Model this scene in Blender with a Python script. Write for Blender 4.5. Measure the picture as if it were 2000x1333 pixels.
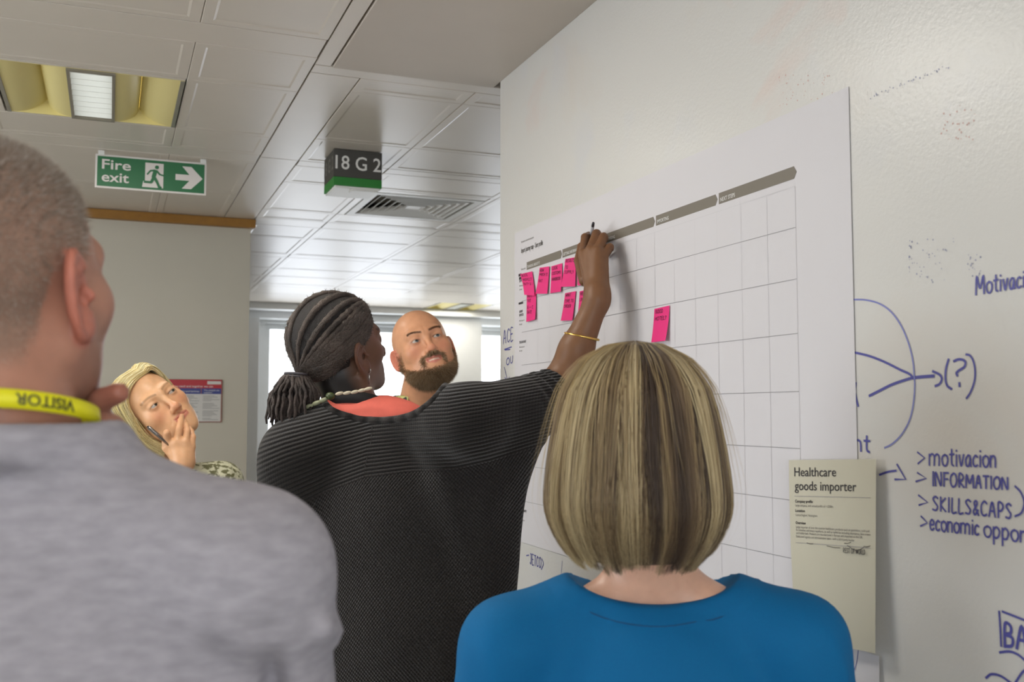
import bpy, bmesh, math, random
import numpy as np
from mathutils import Vector, Matrix

for o in list(bpy.data.objects):
    bpy.data.objects.remove(o)
SC = bpy.context.scene
COL = SC.collection
random.seed(7)
RNG = np.random.default_rng(7)

# ------------------------------------------------------------------ camera
FPX = 1976.0
YAW = math.radians(21.67)
PIT = math.radians(4.05)
CW = np.array([0.0, 0.0, 1.5])
FW = np.array([math.sin(YAW)*math.cos(PIT), math.cos(YAW)*math.cos(PIT), math.sin(PIT)])
RT = np.array([math.cos(YAW), -math.sin(YAW), 0.0])
UP = np.cross(RT, FW)
FH = np.array([math.sin(YAW), math.cos(YAW), 0.0])
ZZ = np.array([0.0, 0.0, 1.0])
cam_d = bpy.data.cameras.new('camera')
cam_d.sensor_width = 36.0
cam_d.lens = FPX/2000*36.0
cam_d.clip_start = 0.05
cam_d.clip_end = 200
cam_d.dof.use_dof = True
cam_d.dof.focus_distance = 2.1
cam_d.dof.aperture_fstop = 6.3
cam = bpy.data.objects.new('camera', cam_d)
COL.objects.link(cam)
cam.matrix_world = Matrix(((RT[0], UP[0], -FW[0], CW[0]), (RT[1], UP[1], -FW[1], CW[1]), (RT[2], UP[2], -FW[2], CW[2]), (0, 0, 0, 1)))
SC.camera = cam

# ------------------------------------------------------------------ world, lights, exposure
SC.view_settings.view_transform = 'Standard'
SC.view_settings.look = 'None'
SC.view_settings.gamma = 1.0
SC.view_settings.use_curve_mapping = False
SC.view_settings.exposure = -0.40
wld = bpy.data.worlds.new('overcast_sky')
SC.world = wld
wld.use_nodes = True
bg = wld.node_tree.nodes['Background']
bg.inputs['Color'].default_value = (0.93, 0.97, 1.0, 1)
bg.inputs['Strength'].default_value = 4.6

def area_light(name, loc, size, power, color, direction):
    d = bpy.data.lights.new(name, 'AREA')
    d.shape = 'RECTANGLE'
    d.size, d.size_y = size
    d.energy = power
    d.color = color
    o = bpy.data.objects.new(name, d)
    COL.objects.link(o)
    o.location = loc
    o.rotation_euler = Vector(direction).to_track_quat('-Z', 'Y').to_euler()
    return o
DAY = (0.93, 0.96, 1.0)
WARM = (1.0, 0.95, 0.86)
# daylight coming in through the windows of the left wall and the far wall, and lamps of the ceiling luminaires
area_light('window_daylight', (-3.3, 2.2, 1.55), (3.4, 1.5), 50, DAY, (1, 0, -0.05))
area_light('window_daylight_far', (2.03, 9.2, 1.55), (1.42, 1.55), 19, DAY, (-0.1, -1, 0.10))
area_light('window_daylight_far', (3.85, 9.2, 1.55), (0.95, 1.55), 13, DAY, (-0.3, -1, 0.10))
area_light('window_daylight_rear', (-0.6, -3.3, 1.6), (3.0, 1.4), 58, DAY, (0.1, 1, 0))
LUM = [(-0.074, 3.345), (-0.074, 2.09), (-0.074, -0.42), (-2.4, 3.345), (-2.4, 0.84), (2.98, 8.85), (2.6, 4.9)]
for k, (lx, ly) in enumerate(LUM):
    area_light('luminaire_light', (lx, ly, 2.465), (0.44, 0.44), (6.5, 15.0, 10.0, 6.0, 6.0, 7.5, 7.5)[k], WARM, (0, 0, -1))

# ------------------------------------------------------------------ helpers
def ray(x, y):
    return FW + RT*((x-1000)/FPX) - UP*((y-666.5)/FPX)
def P(x, y, d):
    return CW + ray(x, y)*d
def onX(x, y, X):
    r = ray(x, y)
    return CW + r*((X-CW[0])/r[0])
def onY(x, y, Y):
    r = ray(x, y)
    return CW + r*((Y-CW[1])/r[1])
def onZ(x, y, z):
    r = ray(x, y)
    return CW + r*((z-CW[2])/r[2])

def rgb(r, g, b):
    f = lambda c: (c/255/12.92) if c/255 <= 0.04045 else ((c/255+0.055)/1.055)**2.4
    return (f(r), f(g), f(b), 1.0)

MATS = {}
def mat(name, color, rough=0.5, noise=0.0, nscale=20.0, bump=0.0, bscale=80.0, spec=0.5, attr=None, metal=0.0, emit=None, estr=0.0, coat=0.0, sss=0.0, bdist=0.01, hue2=None):
    if name in MATS:
        return MATS[name]
    m = bpy.data.materials.new(name)
    m.use_nodes = True
    nt = m.node_tree
    b = nt.nodes['Principled BSDF']
    b.inputs['Roughness'].default_value = rough
    b.inputs['Specular IOR Level'].default_value = spec
    b.inputs['Metallic'].default_value = metal
    b.inputs['Coat Weight'].default_value = coat
    if sss:
        b.inputs['Subsurface Weight'].default_value = sss
        b.inputs['Subsurface Radius'].default_value = (0.012, 0.005, 0.003)
        b.inputs['Subsurface Scale'].default_value = 1.0
    tc = nt.nodes.new('ShaderNodeTexCoord')
    src = None
    if attr:
        a = nt.nodes.new('ShaderNodeAttribute')
        a.attribute_name = attr
        src = a.outputs['Color']
    else:
        c = nt.nodes.new('ShaderNodeRGB')
        c.outputs[0].default_value = color
        src = c.outputs[0]
    if noise > 0:
        n = nt.nodes.new('ShaderNodeTexNoise')
        n.inputs['Scale'].default_value = nscale
        n.inputs['Detail'].default_value = 4
        nt.links.new(tc.outputs['Object'], n.inputs['Vector'])
        mr = nt.nodes.new('ShaderNodeMapRange')
        mr.inputs['From Min'].default_value = 0.3
        mr.inputs['From Max'].default_value = 0.7
        mr.inputs['To Min'].default_value = 1-noise
        mr.inputs['To Max'].default_value = 1+noise
        nt.links.new(n.outputs['Fac'], mr.inputs['Value'])
        mx = nt.nodes.new('ShaderNodeVectorMath')
        mx.operation = 'SCALE'
        nt.links.new(src, mx.inputs[0])
        nt.links.new(mr.outputs[0], mx.inputs['Scale'])
        src = mx.outputs[0]
        if hue2:
            n2 = nt.nodes.new('ShaderNodeTexNoise')
            n2.inputs['Scale'].default_value = hue2[1]
            n2.inputs['Detail'].default_value = 3
            nt.links.new(tc.outputs['Object'], n2.inputs['Vector'])
            mr2 = nt.nodes.new('ShaderNodeMapRange')
            mr2.inputs['From Min'].default_value = hue2[2]
            mr2.inputs['From Max'].default_value = hue2[3]
            nt.links.new(n2.outputs['Fac'], mr2.inputs['Value'])
            mm = nt.nodes.new('ShaderNodeMix')
            mm.data_type = 'RGBA'
            nt.links.new(mr2.outputs[0], mm.inputs[0])
            nt.links.new(src, mm.inputs[6])
            mm.inputs[7].default_value = hue2[0]
            src = mm.outputs[2]
    nt.links.new(src, b.inputs['Base Color'])
    if bump > 0:
        n = nt.nodes.new('ShaderNodeTexNoise')
        n.inputs['Scale'].default_value = bscale
        n.inputs['Detail'].default_value = 3
        nt.links.new(tc.outputs['Object'], n.inputs['Vector'])
        bp = nt.nodes.new('ShaderNodeBump')
        bp.inputs['Strength'].default_value = bump
        bp.inputs['Distance'].default_value = bdist
        nt.links.new(n.outputs['Fac'], bp.inputs['Height'])
        nt.links.new(bp.outputs[0], b.inputs['Normal'])
    if emit:
        b.inputs['Emission Color'].default_value = emit
        b.inputs['Emission Strength'].default_value = estr
    MATS[name] = m
    return m

def mesh_np(name, V, F, smooth=False, col=None, attrs=None):
    """V (n,3) array, F list of faces or (m,3)/(m,4) int array"""
    me = bpy.data.meshes.new(name)
    V = np.asarray(V, dtype=np.float32)
    if isinstance(F, np.ndarray):
        k = F.shape[1]
        me.vertices.add(len(V))
        me.vertices.foreach_set('co', V.ravel())
        me.loops.add(F.size)
        me.polygons.add(len(F))
        me.loops.foreach_set('vertex_index', F.astype(np.int32).ravel())
        me.polygons.foreach_set('loop_start', np.arange(0, F.size, k, dtype=np.int32))
        me.polygons.foreach_set('loop_total', np.full(len(F), k, dtype=np.int32))
        me.update(calc_edges=True)
    else:
        me.from_pydata([tuple(v) for v in V], [], [tuple(f) for f in F])
        me.update()
    if smooth:
        me.polygons.foreach_set('use_smooth', np.ones(len(me.polygons), dtype=bool))
    if col is not None:
        a = me.color_attributes.new('col', 'FLOAT_COLOR', 'POINT')
        c = np.ones((len(V), 4), dtype=np.float32)
        c[:, :3] = col
        a.data.foreach_set('color', c.ravel())
    if attrs:
        for k, v in attrs.items():
            a = me.attributes.new(k, 'FLOAT', 'POINT')
            a.data.foreach_set('value', np.asarray(v, dtype=np.float32))
    return me

def obj(name, V, F, m, parent=None, smooth=False, base=None, col=None, attrs=None):
    """one mesh object; V in world coordinates; base = origin (defaults to parent's place or zero)"""
    V = np.asarray(V, dtype=float)
    if base is None:
        base = np.array(parent['_b']) if parent is not None and '_b' in parent else np.zeros(3)
    base = np.asarray(base, dtype=float)
    me = mesh_np(name, V-base, F, smooth, col, attrs)
    o = bpy.data.objects.new(name, me)
    COL.objects.link(o)
    if m is not None:
        me.materials.append(m)
    if parent is not None:
        o.parent = parent
        pb = np.array(parent['_b']) if '_b' in parent else np.zeros(3)
        o.location = base-pb
    else:
        o.location = base
    o['_b'] = [float(x) for x in base]
    return o

def thing(name, label, cat, loc, group=None):
    o = bpy.data.objects.new(name, None)
    o.empty_display_size = 0.05
    COL.objects.link(o)
    o.location = loc
    o['_b'] = [float(x) for x in loc]
    tag(o, label, cat, group)
    return o
def tag(o, label=None, cat=None, group=None):
    if label: o['label'] = label
    if cat: o['category'] = cat
    if group: o['group'] = group
    return o
def struct(o):
    o['kind'] = 'structure'
    return o

class MB:
    """collects simple shapes; hands out vertices and faces"""
    def __init__(s):
        s.v = []; s.f = []
    def add(s, v, f):
        n = len(s.v)
        s.v += [tuple(p) for p in v]
        s.f += [tuple(i+n for i in q) for q in f]
        return s
    def box(s, a, b, bev=0.0):
        x0, y0, z0 = a; x1, y1, z1 = b
        if bev <= 0:
            v = [(x0, y0, z0), (x1, y0, z0), (x1, y1, z0), (x0, y1, z0), (x0, y0, z1), (x1, y0, z1), (x1, y1, z1), (x0, y1, z1)]
            f = [(0, 3, 2, 1), (4, 5, 6, 7), (0, 1, 5, 4), (1, 2, 6, 5), (2, 3, 7, 6), (3, 0, 4, 7)]
            return s.add(v, f)
        bm = bmesh.new()
        bmesh.ops.create_cube(bm, size=1)
        for w in bm.verts:
            w.co = Vector(((x0+x1)/2+w.co.x*(x1-x0), (y0+y1)/2+w.co.y*(y1-y0), (z0+z1)/2+w.co.z*(z1-z0)))
        bmesh.ops.bevel(bm, geom=bm.edges[:], offset=bev, segments=2, affect='EDGES', profile=0.6)
        bm.verts.index_update()
        v = [w.co[:] for w in bm.verts]
        f = [[w.index for w in q.verts] for q in bm.faces]
        bm.free()
        return s.add(v, f)
    def quad(s, a, b, c, d):
        return s.add([a, b, c, d], [(0, 1, 2, 3)])
    def tube(s, pts, r, n=8, close=False, cap=True):
        pts = [np.asarray(p, float) for p in pts]
        m = len(pts)
        rr = r if isinstance(r, (list, tuple, np.ndarray)) else [r]*m
        v = []
        ref = np.array([0.3, 0.2, 0.93])
        for i, p in enumerate(pts):
            if close:
                t = pts[(i+1) % m]-pts[i-1]
            else:
                t = pts[min(i+1, m-1)]-pts[max(i-1, 0)]
            t = t/(np.linalg.norm(t)+1e-12)
            a = np.cross(t, ref)
            if np.linalg.norm(a) < 1e-3: a = np.cross(t, [1, 0, 0])
            a /= np.linalg.norm(a)
            b = np.cross(t, a)
            for k in range(n):
                an = 2*math.pi*k/n
                v.append(p+(a*math.cos(an)+b*math.sin(an))*rr[i])
        f = []
        for i in range(m if close else m-1):
            j = (i+1) % m
            for k in range(n):
                l = (k+1) % n
                f.append((i*n+k, i*n+l, j*n+l, j*n+k))
        if cap and not close:
            f.append(tuple(range(n-1, -1, -1)))
            f.append(tuple(range((m-1)*n, m*n)))
        return s.add(v, f)
    def build(s, name, m, parent=None, smooth=False, base=None, **k):
        return obj(name, np.array(s.v), s.f, m, parent, smooth, base, **k)

def frame(origin, ex, ey, ez):
    return Matrix(((ex[0], ey[0], ez[0], origin[0]), (ex[1], ey[1], ez[1], origin[1]), (ex[2], ey[2], ez[2], origin[2]), (0, 0, 0, 1)))
WALLF = lambda o: frame(o, (0, -1, 0), (0, 0, 1), (-1, 0, 0))      # writing on the right wall
FACEF = lambda o: frame(o, (1, 0, 0), (0, 0, 1), (0, -1, 0))       # writing on planes that face the room's near side

def text_mesh(s, size, bold=0.0, sx=1.0, extr=0.00008, spacing=1.0):
    cu = bpy.data.curves.new('lettering', 'FONT')
    cu.body = s
    cu.size = size
    cu.offset = bold*size
    cu.extrude = extr
    cu.resolution_u = 3
    cu.space_character = spacing
    o = bpy.data.objects.new('lettering', cu)
    COL.objects.link(o)
    dg = bpy.context.evaluated_depsgraph_get()
    me = bpy.data.meshes.new_from_object(o.evaluated_get(dg))
    bpy.data.objects.remove(o)
    bpy.data.curves.remove(cu)
    v = np.array([w.co[:] for w in me.vertices]) if len(me.vertices) else np.zeros((0, 3))
    f = [tuple(p.vertices) for p in me.polygons]
    bpy.data.meshes.remove(me)
    if len(v): v[:, 0] *= sx
    return v, f
def put_text(mb, s, size, M, bold=0.0, sx=1.0, width=None, align='l', height=None):
    v, f = text_mesh(s, size, bold, sx)
    if not len(v): return
    w = v[:, 0].max()-v[:, 0].min()
    if width: v[:, 0] = (v[:, 0]-v[:, 0].min())*width/w
    if align == 'c': v[:, 0] -= (v[:, 0].max()+v[:, 0].min())/2
    h = np.c_[v, np.ones(len(v))]
    A = np.array(M)
    mb.add((h@A.T)[:, :3], f)
# ------------------------------------------------------------------ the room
WX = 1.05            # face of the writing wall
CZ = 2.48            # ceiling
M_wall = mat('wall_paint', rgb(206, 202, 190), 0.6, 0.02, 3, 0.05, 300)
M_part = mat('partition_paint', rgb(196, 190, 175), 0.65, 0.02, 4, 0.04, 300)
M_tile = mat('ceiling_metal_paint', rgb(212, 204, 193), 0.33, 0.015, 6, 0.0, 40, spec=0.5)
M_tiled = mat('ceiling_plaster', rgb(196, 187, 176), 0.55, 0.02, 5)
M_dark = mat('ceiling_void', rgb(70, 64, 56), 0.8)
M_floor = mat('carpet', rgb(176, 172, 166), 0.95, 0.25, 160, 0.4, 400)
M_frame = mat('window_frame_paint', rgb(240, 242, 243), 0.4, 0.01)
M_white = mat('white_plastic', rgb(226, 226, 222), 0.4)
M_alu = mat('aluminium_trim', rgb(150, 148, 140), 0.35, metal=0.7)

def whiteboard_material():
    m = bpy.data.materials.new('writable_wall_paint')
    m.use_nodes = True
    nt = m.node_tree
    b = nt.nodes['Principled BSDF']
    b.inputs['Roughness'].default_value = 0.30
    b.inputs['Specular IOR Level'].default_value = 0.45
    tc = nt.nodes.new('ShaderNodeTexCoord')
    base = nt.nodes.new('ShaderNodeRGB')
    base.outputs[0].default_value = rgb(205, 203, 199)
    src = base.outputs[0]
    # rubbed-out marker stains
    for (scale, lo, hi, colr, amt) in ((1.3, 0.55, 0.85, rgb(206, 190, 172), 0.45), (2.1, 0.60, 0.82, rgb(196, 198, 206), 0.5), (1.7, 0.66, 0.8, rgb(214, 172, 158), 0.5)):
        n = nt.nodes.new('ShaderNodeTexNoise')
        n.inputs['Scale'].default_value = scale*2
        n.inputs['Detail'].default_value = 5
        n.inputs['Distortion'].default_value = 0.6
        mp = nt.nodes.new('ShaderNodeMapping')
        mp.inputs['Location'].default_value = (scale*3.1, scale*1.7, scale*5.3)
        nt.links.new(tc.outputs['Object'], mp.inputs['Vector'])
        nt.links.new(mp.outputs[0], n.inputs['Vector'])
        r = nt.nodes.new('ShaderNodeMapRange')
        r.inputs['From Min'].default_value = lo
        r.inputs['From Max'].default_value = hi
        r.inputs['To Max'].default_value = amt
        nt.links.new(n.outputs['Fac'], r.inputs['Value'])
        mx = nt.nodes.new('ShaderNodeMix')
        mx.data_type = 'RGBA'
        nt.links.new(r.outputs[0], mx.inputs[0])
        nt.links.new(src, mx.inputs[6])
        mx.inputs[7].default_value = colr
        src = mx.outputs[2]
    nt.links.new(src, b.inputs['Base Color'])
    n = nt.nodes.new('ShaderNodeTexNoise')
    n.inputs['Scale'].default_value = 170
    n.inputs['Detail'].default_value = 2
    nt.links.new(tc.outputs['Object'], n.inputs['Vector'])
    bp = nt.nodes.new('ShaderNodeBump')
    bp.inputs['Strength'].default_value = 0.22
    bp.inputs['Distance'].default_value = 0.002
    nt.links.new(n.outputs['Fac'], bp.inputs['Height'])
    nt.links.new(bp.outputs[0], b.inputs['Normal'])
    return m
M_board = whiteboard_material()

XL, XR, YB, YF = -3.4, 4.6, -3.4, 9.5
struct(MB().box((XL-0.1, YB-0.1, -0.1), (XR+0.1, YF+0.3, 0)).build('floor', M_floor))
wall_right = struct(MB().box((WX, YB, 0), (WX+0.14, 2.735, CZ+0.135)).build('wall_right', M_board))
struct(MB().box((XL, 5.24, 0), (0.648, 5.36, CZ)).build('wall_partition', M_part))
# walls with window openings: boxes round the holes
def holed_wall(name, axis, pos, thick, a0, a1, z0, z1, holes, m):
    mb = MB()
    def bx(u0, u1, w0, w1):
        if u1-u0 < 1e-4 or w1-w0 < 1e-4: return
        if axis == 'x': mb.box((pos, u0, w0), (pos+thick, u1, w1))
        else: mb.box((u0, pos, w0), (u1, pos+thick, w1))
    cur = a0
    for (h0, h1, g0, g1) in holes:
        bx(cur, h0, z0, z1)
        bx(h0, h1, z0, g0)
        bx(h0, h1, g1, z1)
        cur = h1
    bx(cur, a1, z0, z1)
    return struct(mb.build(name, m))
M_glass = bpy.data.materials.new('window_glass')
M_glass.use_nodes = True
_b = M_glass.node_tree.nodes['Principled BSDF']
_b.inputs['Roughness'].default_value = 0.02
_b.inputs['Transmission Weight'].default_value = 1.0
_b.inputs['IOR'].default_value = 1.02
_b.inputs['Base Color'].default_value = (0.96, 0.98, 0.98, 1)
FARW = [(1.33, 1.99, 0.75, 2.33), (2.08, 2.74, 0.75, 2.33), (3.36, 4.3, 0.75, 2.33)]
wf = holed_wall('wall_far', 'y', YF, 0.25, XL, XR, 0, CZ+0.135, FARW, M_frame)
holed_wall('wall_left', 'x', XL-0.15, 0.15, YB, 5.24, 0, CZ+0.135, [(0.5, 3.9, 0.8, 2.3)], M_wall)
struct(MB().box((XL-0.15, 5.36, 0), (XL, YF, CZ+0.135)).build('wall_left', M_wall))
holed_wall('wall_rear', 'y', YB-0.15, 0.15, XL, XR, 0, CZ+0.135, [(-2.1, 0.9, 0.9, 2.3)], M_wall)
struct(MB().box((XR, YB, 0), (XR+0.12, YF, CZ+0.135)).build('wall_corridor', M_wall))
def window(n, axis, pos, u0, u1, z0, z1, splits, depth=0.07):
    w = bpy.data.objects.new('window_%d' % n, None)
    COL.objects.link(w)
    struct(w)
    c = (pos, (u0+u1)/2, z0) if axis == 'x' else ((u0+u1)/2, pos, z0)
    w.location = c
    w['_b'] = [float(t) for t in c]
    def bx(mb, a0, a1, w0, w1, d0=0.0, d1=depth):
        if axis == 'x': mb.box((pos+d0, a0, w0), (pos+d1, a1, w1), 0.003)
        else: mb.box((a0, pos+d0, w0), (a1, pos+d1, w1), 0.003)
    t = 0.05
    fr = MB()
    bx(fr, u0, u1, z0, z0+t); bx(fr, u0, u1, z1-t, z1); bx(fr, u0, u0+t, z0+t, z1-t); bx(fr, u1-t, u1, z0+t, z1-t)
    fr.build('window_frame', M_frame, w)
    for k in range(1, splits):
        c = u0+(u1-u0)*k/splits
        m_ = MB(); bx(m_, c-0.025, c+0.025, z0+t, z1-t); m_.build('mullion', M_frame, w)
    for k in range(splits):
        a = u0+(u1-u0)*k/splits; b2 = u0+(u1-u0)*(k+1)/splits
        g = MB(); bx(g, a+0.02, b2-0.02, z0+t*0.5, z1-t*0.5, depth*0.4, depth*0.5); g.build('pane', M_glass, w)
    s_ = MB()
    if axis == 'x': s_.box((pos-0.02, u0-0.03, z0-0.03), (pos+0.2, u1+0.03, z0), 0.004)
    else: s_.box((u0-0.03, pos-0.17, z0-0.03), (u1+0.03, pos, z0), 0.004)
    s_.build('window_sill', M_frame, w)
for k, (a, b2, c, d) in enumerate(FARW):
    window(k+1, 'y', YF+0.10, a, b2, c, d, 1)
window(4, 'x', XL-0.12, 0.5, 3.9, 0.8, 2.3, 3)
window(5, 'y', YB-0.12, -2.1, 0.9, 0.9, 2.3, 3)
# bulkhead above the far windows, its shadow groove and the boxed column beside the last window
struct(MB().box((XL, 9.12, 2.42), (XR, YF, CZ), 0.004).box((XL, 9.30, 2.355), (XR, YF, 2.42), 0.004).build('trim_1', M_frame))
struct(MB().box((2.74, 9.25, 0), (3.36, YF, 2.42), 0.004).build('wall_column', M_frame))
struct(MB().box((1.14, 9.28, 0), (1.24, YF, 2.36), 0.004).build('wall_pier', M_frame))
struct(MB().box((3.60, 7.9, 0), (3.95, 8.4, CZ), 0.004).build('wall_post', M_wall))
# brown timber strip on top of the partition
M_oak = mat('brown_trim', rgb(150, 104, 34), 0.5, 0.08, 30)
struct(MB().box((XL, 5.20, 2.435), (0.668, 5.24, CZ-0.001), 0.003).build('trim_2', M_oak))
struct(MB().box((XL, 5.225, 0), (0.648, 5.24, 0.10)).build('baseboard_partition', M_frame))
struct(MB().box((WX-0.012, YB, 0), (WX, 2.735, 0.10)).build('baseboard_right', M_frame))

# ---- ceiling: slab, then one object per metal tile or strip with open joints between them
ceiling = struct(MB().box((XL-0.1, YB-0.1, CZ+0.13), (XR+0.1, YF+0.2, CZ+0.2)).build('ceiling', M_dark))
def panel(x0, x1, y0, y1, rim=0.0, m=M_tile, gap=0.003, dz=0.0):
    if rim > 0: gap = 0.0005
    x0 += gap; x1 -= gap; y0 += gap; y1 -= gap
    z = CZ+dz
    if rim > 0:     # tile with a shallow raised border
        h = 0.0016
        xs = [x0, x0+rim, x0+rim+0.006, x1-rim-0.006, x1-rim, x1]
        v = []
        def ring(d, zz): return [(x0+d, y0+d, zz), (x1-d, y0+d, zz), (x1-d, y1-d, zz), (x0+d, y1-d, zz)]
        v = ring(0, z+0.03)+ring(0, z+0.002)+ring(0.002, z)+ring(rim, z)+ring(rim+0.006, z+h)
        f = []
        for k in range(4):
            for i in range(4):
                j = (i+1) % 4
                f.append((k*4+i, k*4+j, k*4+4+j, k*4+4+i))
        f.append((16, 17, 18, 19))
        f = [tuple(reversed(q)) for q in f]
        return obj('ceiling_tile', v, f, m, ceiling)
    return MB().box((x0, y0, z), (x1, y1, z+0.03), 0.0015).build('ceiling_strip', m, ceiling)
S0, S1 = 0.512, 0.662
XS_L = [XL, -2.77, -2.18, -1.59, -1.0, -0.40, 0.188, S0]
XS_R = [S1, 1.02, 1.63, 2.24, 2.85, 3.45, 4.05, XR]
# strips across (left of the spine), tiles between them
strips_l = [(-0.02, 0.13), (1.29, 1.44), (2.60, 2.745), (3.885, 4.005)]
rows_l = [(YB, -1.7), (-1.7, -0.02), (0.13, 0.71), (0.71, 1.29), (1.44, 2.02), (2.02, 2.60), (2.745, 3.065), (3.065, 3.62), (3.62, 3.885), (4.005, 4.62), (4.62, 5.24)]
for a, b2 in strips_l: panel(XL, S0, a, b2)
LUMH = [(lx-0.262, lx+0.262, ly-0.258, ly+0.258) for lx, ly in LUM]
def tile_field(xs, rows, rim):
    for i in range(len(xs)-1):
        for (a, b2) in rows:
            x0, x1 = xs[i], xs[i+1]
            hit = [h for h in LUMH if h[0] < x1-0.01 and h[1] > x0+0.01 and h[2] < b2-0.01 and h[3] > a+0.01]
            if not hit:
                panel(x0, x1, a, b2, rim)
            else:
                h = hit[0]
                hx0, hx1, hy0, hy1 = max(x0, h[0]), min(x1, h[1]), max(a, h[2]), min(b2, h[3])
                for q in ((x0, hx0, a, b2), (hx1, x1, a, b2), (hx0, hx1, a, hy0), (hx0, hx1, hy1, b2)):
                    if q[1]-q[0] > 0.012 and q[3]-q[2] > 0.012:
                        panel(*q, 0.0 if min(q[1]-q[0], q[3]-q[2]) < 0.12 else rim)
tile_field(XS_L, rows_l, 0.028)
# spine strip
for a, b2 in ((YB, 0.4), (0.4, 2.80)): panel(S0, 0.562, a, b2)
for a, b2 in ((2.87, 3.915), (3.915, 5.245)): panel(S0, S1, a, b2)
panel(S0, WX+0.16, 2.80, 2.87)
# plain plaster margin beside the writing wall
MB().box((0.565, YB, CZ-0.004), (WX, 2.797, CZ+0.03), 0.0015).build('ceiling_margin', M_tiled, ceiling)
MB().box((WX+0.14, YB, CZ), (XR, 2.797, CZ+0.03), 0.0015).build('ceiling_margin', M_tiled, ceiling)
rows_r = [(2.87, 2.995), (2.995, 3.575), (3.575, 3.915), (4.0, 4.30), (4.92, 5.15), (5.33, 5.70), (5.70, 6.30), (6.42, 6.95), (6.95, 7.36), (7.36, 7.80), (7.95, 8.45), (8.45, 9.12)]
for a, b2 in ((3.915, 4.0), (5.15, 5.33), (6.30, 6.42), (7.80, 7.95)):
    for i in range(len(XS_R)-1): panel(XS_R[i], XS_R[i+1], a, b2)
tile_field(XS_R, rows_r, 0.028)
VX0, VX1, VY0, VY1 = 1.06, 1.60, 4.36, 4.90
for i in range(len(XS_R)-1):
    x0, x1 = XS_R[i], XS_R[i+1]
    if i == 1:
        panel(x0, VX0, 4.30, 4.92); panel(VX1, x1, 4.30, 4.92); panel(VX0, VX1, 4.30, VY0); panel(VX0, VX1, VY1, 4.92)
    elif any(h[0] < x1 and h[1] > x0 and h[2] < 4.92 and h[3] > 4.3 for h in LUMH):
        h = LUMH[6]
        hx0, hx1 = max(x0, h[0]), min(x1, h[1])
        if hx0-x0 > 0.012: panel(x0, hx0, 4.30, 4.92)
        if x1-hx1 > 0.012: panel(hx1, x1, 4.30, 4.92)
        panel(hx0, hx1, 4.30, 4.64)
    else: panel(x0, x1, 4.30, 4.92, 0.028)
for (a, b2) in ((5.245, 6.3), (6.3, 7.8), (7.8, 9.12)):
    panel(XL, 0.512, a, b2); panel(0.512, S1, a, b2)

# ------------------------------------------------------------------ luminaires
M_refl = mat('luminaire_reflector', rgb(236, 222, 150), 0.45)
M_diff = mat('luminaire_diffuser', rgb(235, 235, 232), 0.4, emit=(0.98, 1.0, 0.97, 1), estr=2.0)
M_slat = mat('louvre_blade', rgb(214, 216, 212), 0.35)
M_tube = mat('lamp_tube', rgb(255, 244, 190), 0.4, emit=(1.0, 0.93, 0.62, 1), estr=14.0)
M_lrim = mat('luminaire_rim', rgb(128, 122, 108), 0.4)
def luminaire(lx, ly, label):
    t = thing('ceiling_light', label, 'ceiling light', (lx, ly, CZ), 'recessed ceiling lights with a central louvre' )
    h = 0.258
    # outer frame
    MB().box((lx-h, ly-h, CZ-0.003), (lx-h+0.012, ly+h, CZ+0.02)).build('rim', M_alu, t)
    MB().box((lx+h-0.012, ly-h, CZ-0.003), (lx+h, ly+h, CZ+0.02)).build('rim', M_alu, t)
    # end walls
    MB().box((lx-h, ly-h-0.004, CZ), (lx+h, ly-h, CZ+0.10)).build('end_plate', M_refl, t)
    MB().box((lx-h, ly+h, CZ), (lx+h, ly+h+0.004, CZ+0.10)).build('end_plate', M_refl, t)
    for s in (-1, 1):
        v = []; n = 12
        for i in range(n+1):
            a = i/n*math.pi/2
            x = h-0.012-0.115*math.sin(a); z = 0.088*(1-math.cos(a))
            for yy in (-h, h): v.append((lx+s*x, ly+yy, CZ+z))
        f = [(2*i, 2*i+1, 2*i+3, 2*i+2) for i in range(n)]
        obj('outer_reflector', v, f, M_refl, t, True)
        MB().box((lx+min(s*0.05, s*0.133), ly-h, CZ+0.088), (lx+max(s*0.05, s*0.133), ly+h, CZ+0.092)).build('top_plate', M_refl, t)
        v = []
        for i in range(n+1):
            a = i/n*math.pi/2
            x = 0.066+0.075*math.sin(a); z = 0.052*(1-math.cos(a))
            for yy in (-h, h): v.append((lx+s*x, ly+yy, CZ+z))
        f = [(2*i, 2*i+1, 2*i+3, 2*i+2) for i in range(n)]
        obj('inner_reflector', v, f, M_refl, t, True)
        MB().tube([(lx+s*0.118, ly-h+0.02, CZ+0.074), (lx+s*0.118, ly+h-0.02, CZ+0.074)], 0.008, 10).build('tube', M_tube, t, True)
    rm = MB()
    rm.box((lx-0.066, ly-h, CZ-0.006), (lx-0.057, ly+h, CZ+0.05)).box((lx+0.057, ly-h, CZ-0.006), (lx+0.066, ly+h, CZ+0.05))
    rm.box((lx-0.057, ly-h, CZ-0.006), (lx+0.057, ly-h+0.012, CZ+0.05)).box((lx-0.057, ly+h-0.012, CZ-0.006), (lx+0.057, ly+h, CZ+0.05))
    lo = rm.build('louvre', M_lrim, t)
    MB().box((lx-0.057, ly-h+0.012, CZ+0.022), (lx+0.057, ly+h-0.012, CZ+0.03)).build('diffuser', M_diff, lo)
    for k in range(9):
        yy = ly-h+0.03+k*(2*h-0.06)/8
        MB().box((lx-0.057, yy-0.0015, CZ-0.002), (lx+0.057, yy+0.0015, CZ+0.021)).build('blade', M_slat, lo)
    return t
def copy_tree(o, off, parent=None):
    c = o.copy()
    COL.objects.link(c)
    if parent is not None:
        c.parent = parent
    else:
        c.location = Vector(o.location)+Vector(off)
    for ch in list(o.children):
        copy_tree(ch, off, c)
    return c
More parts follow.
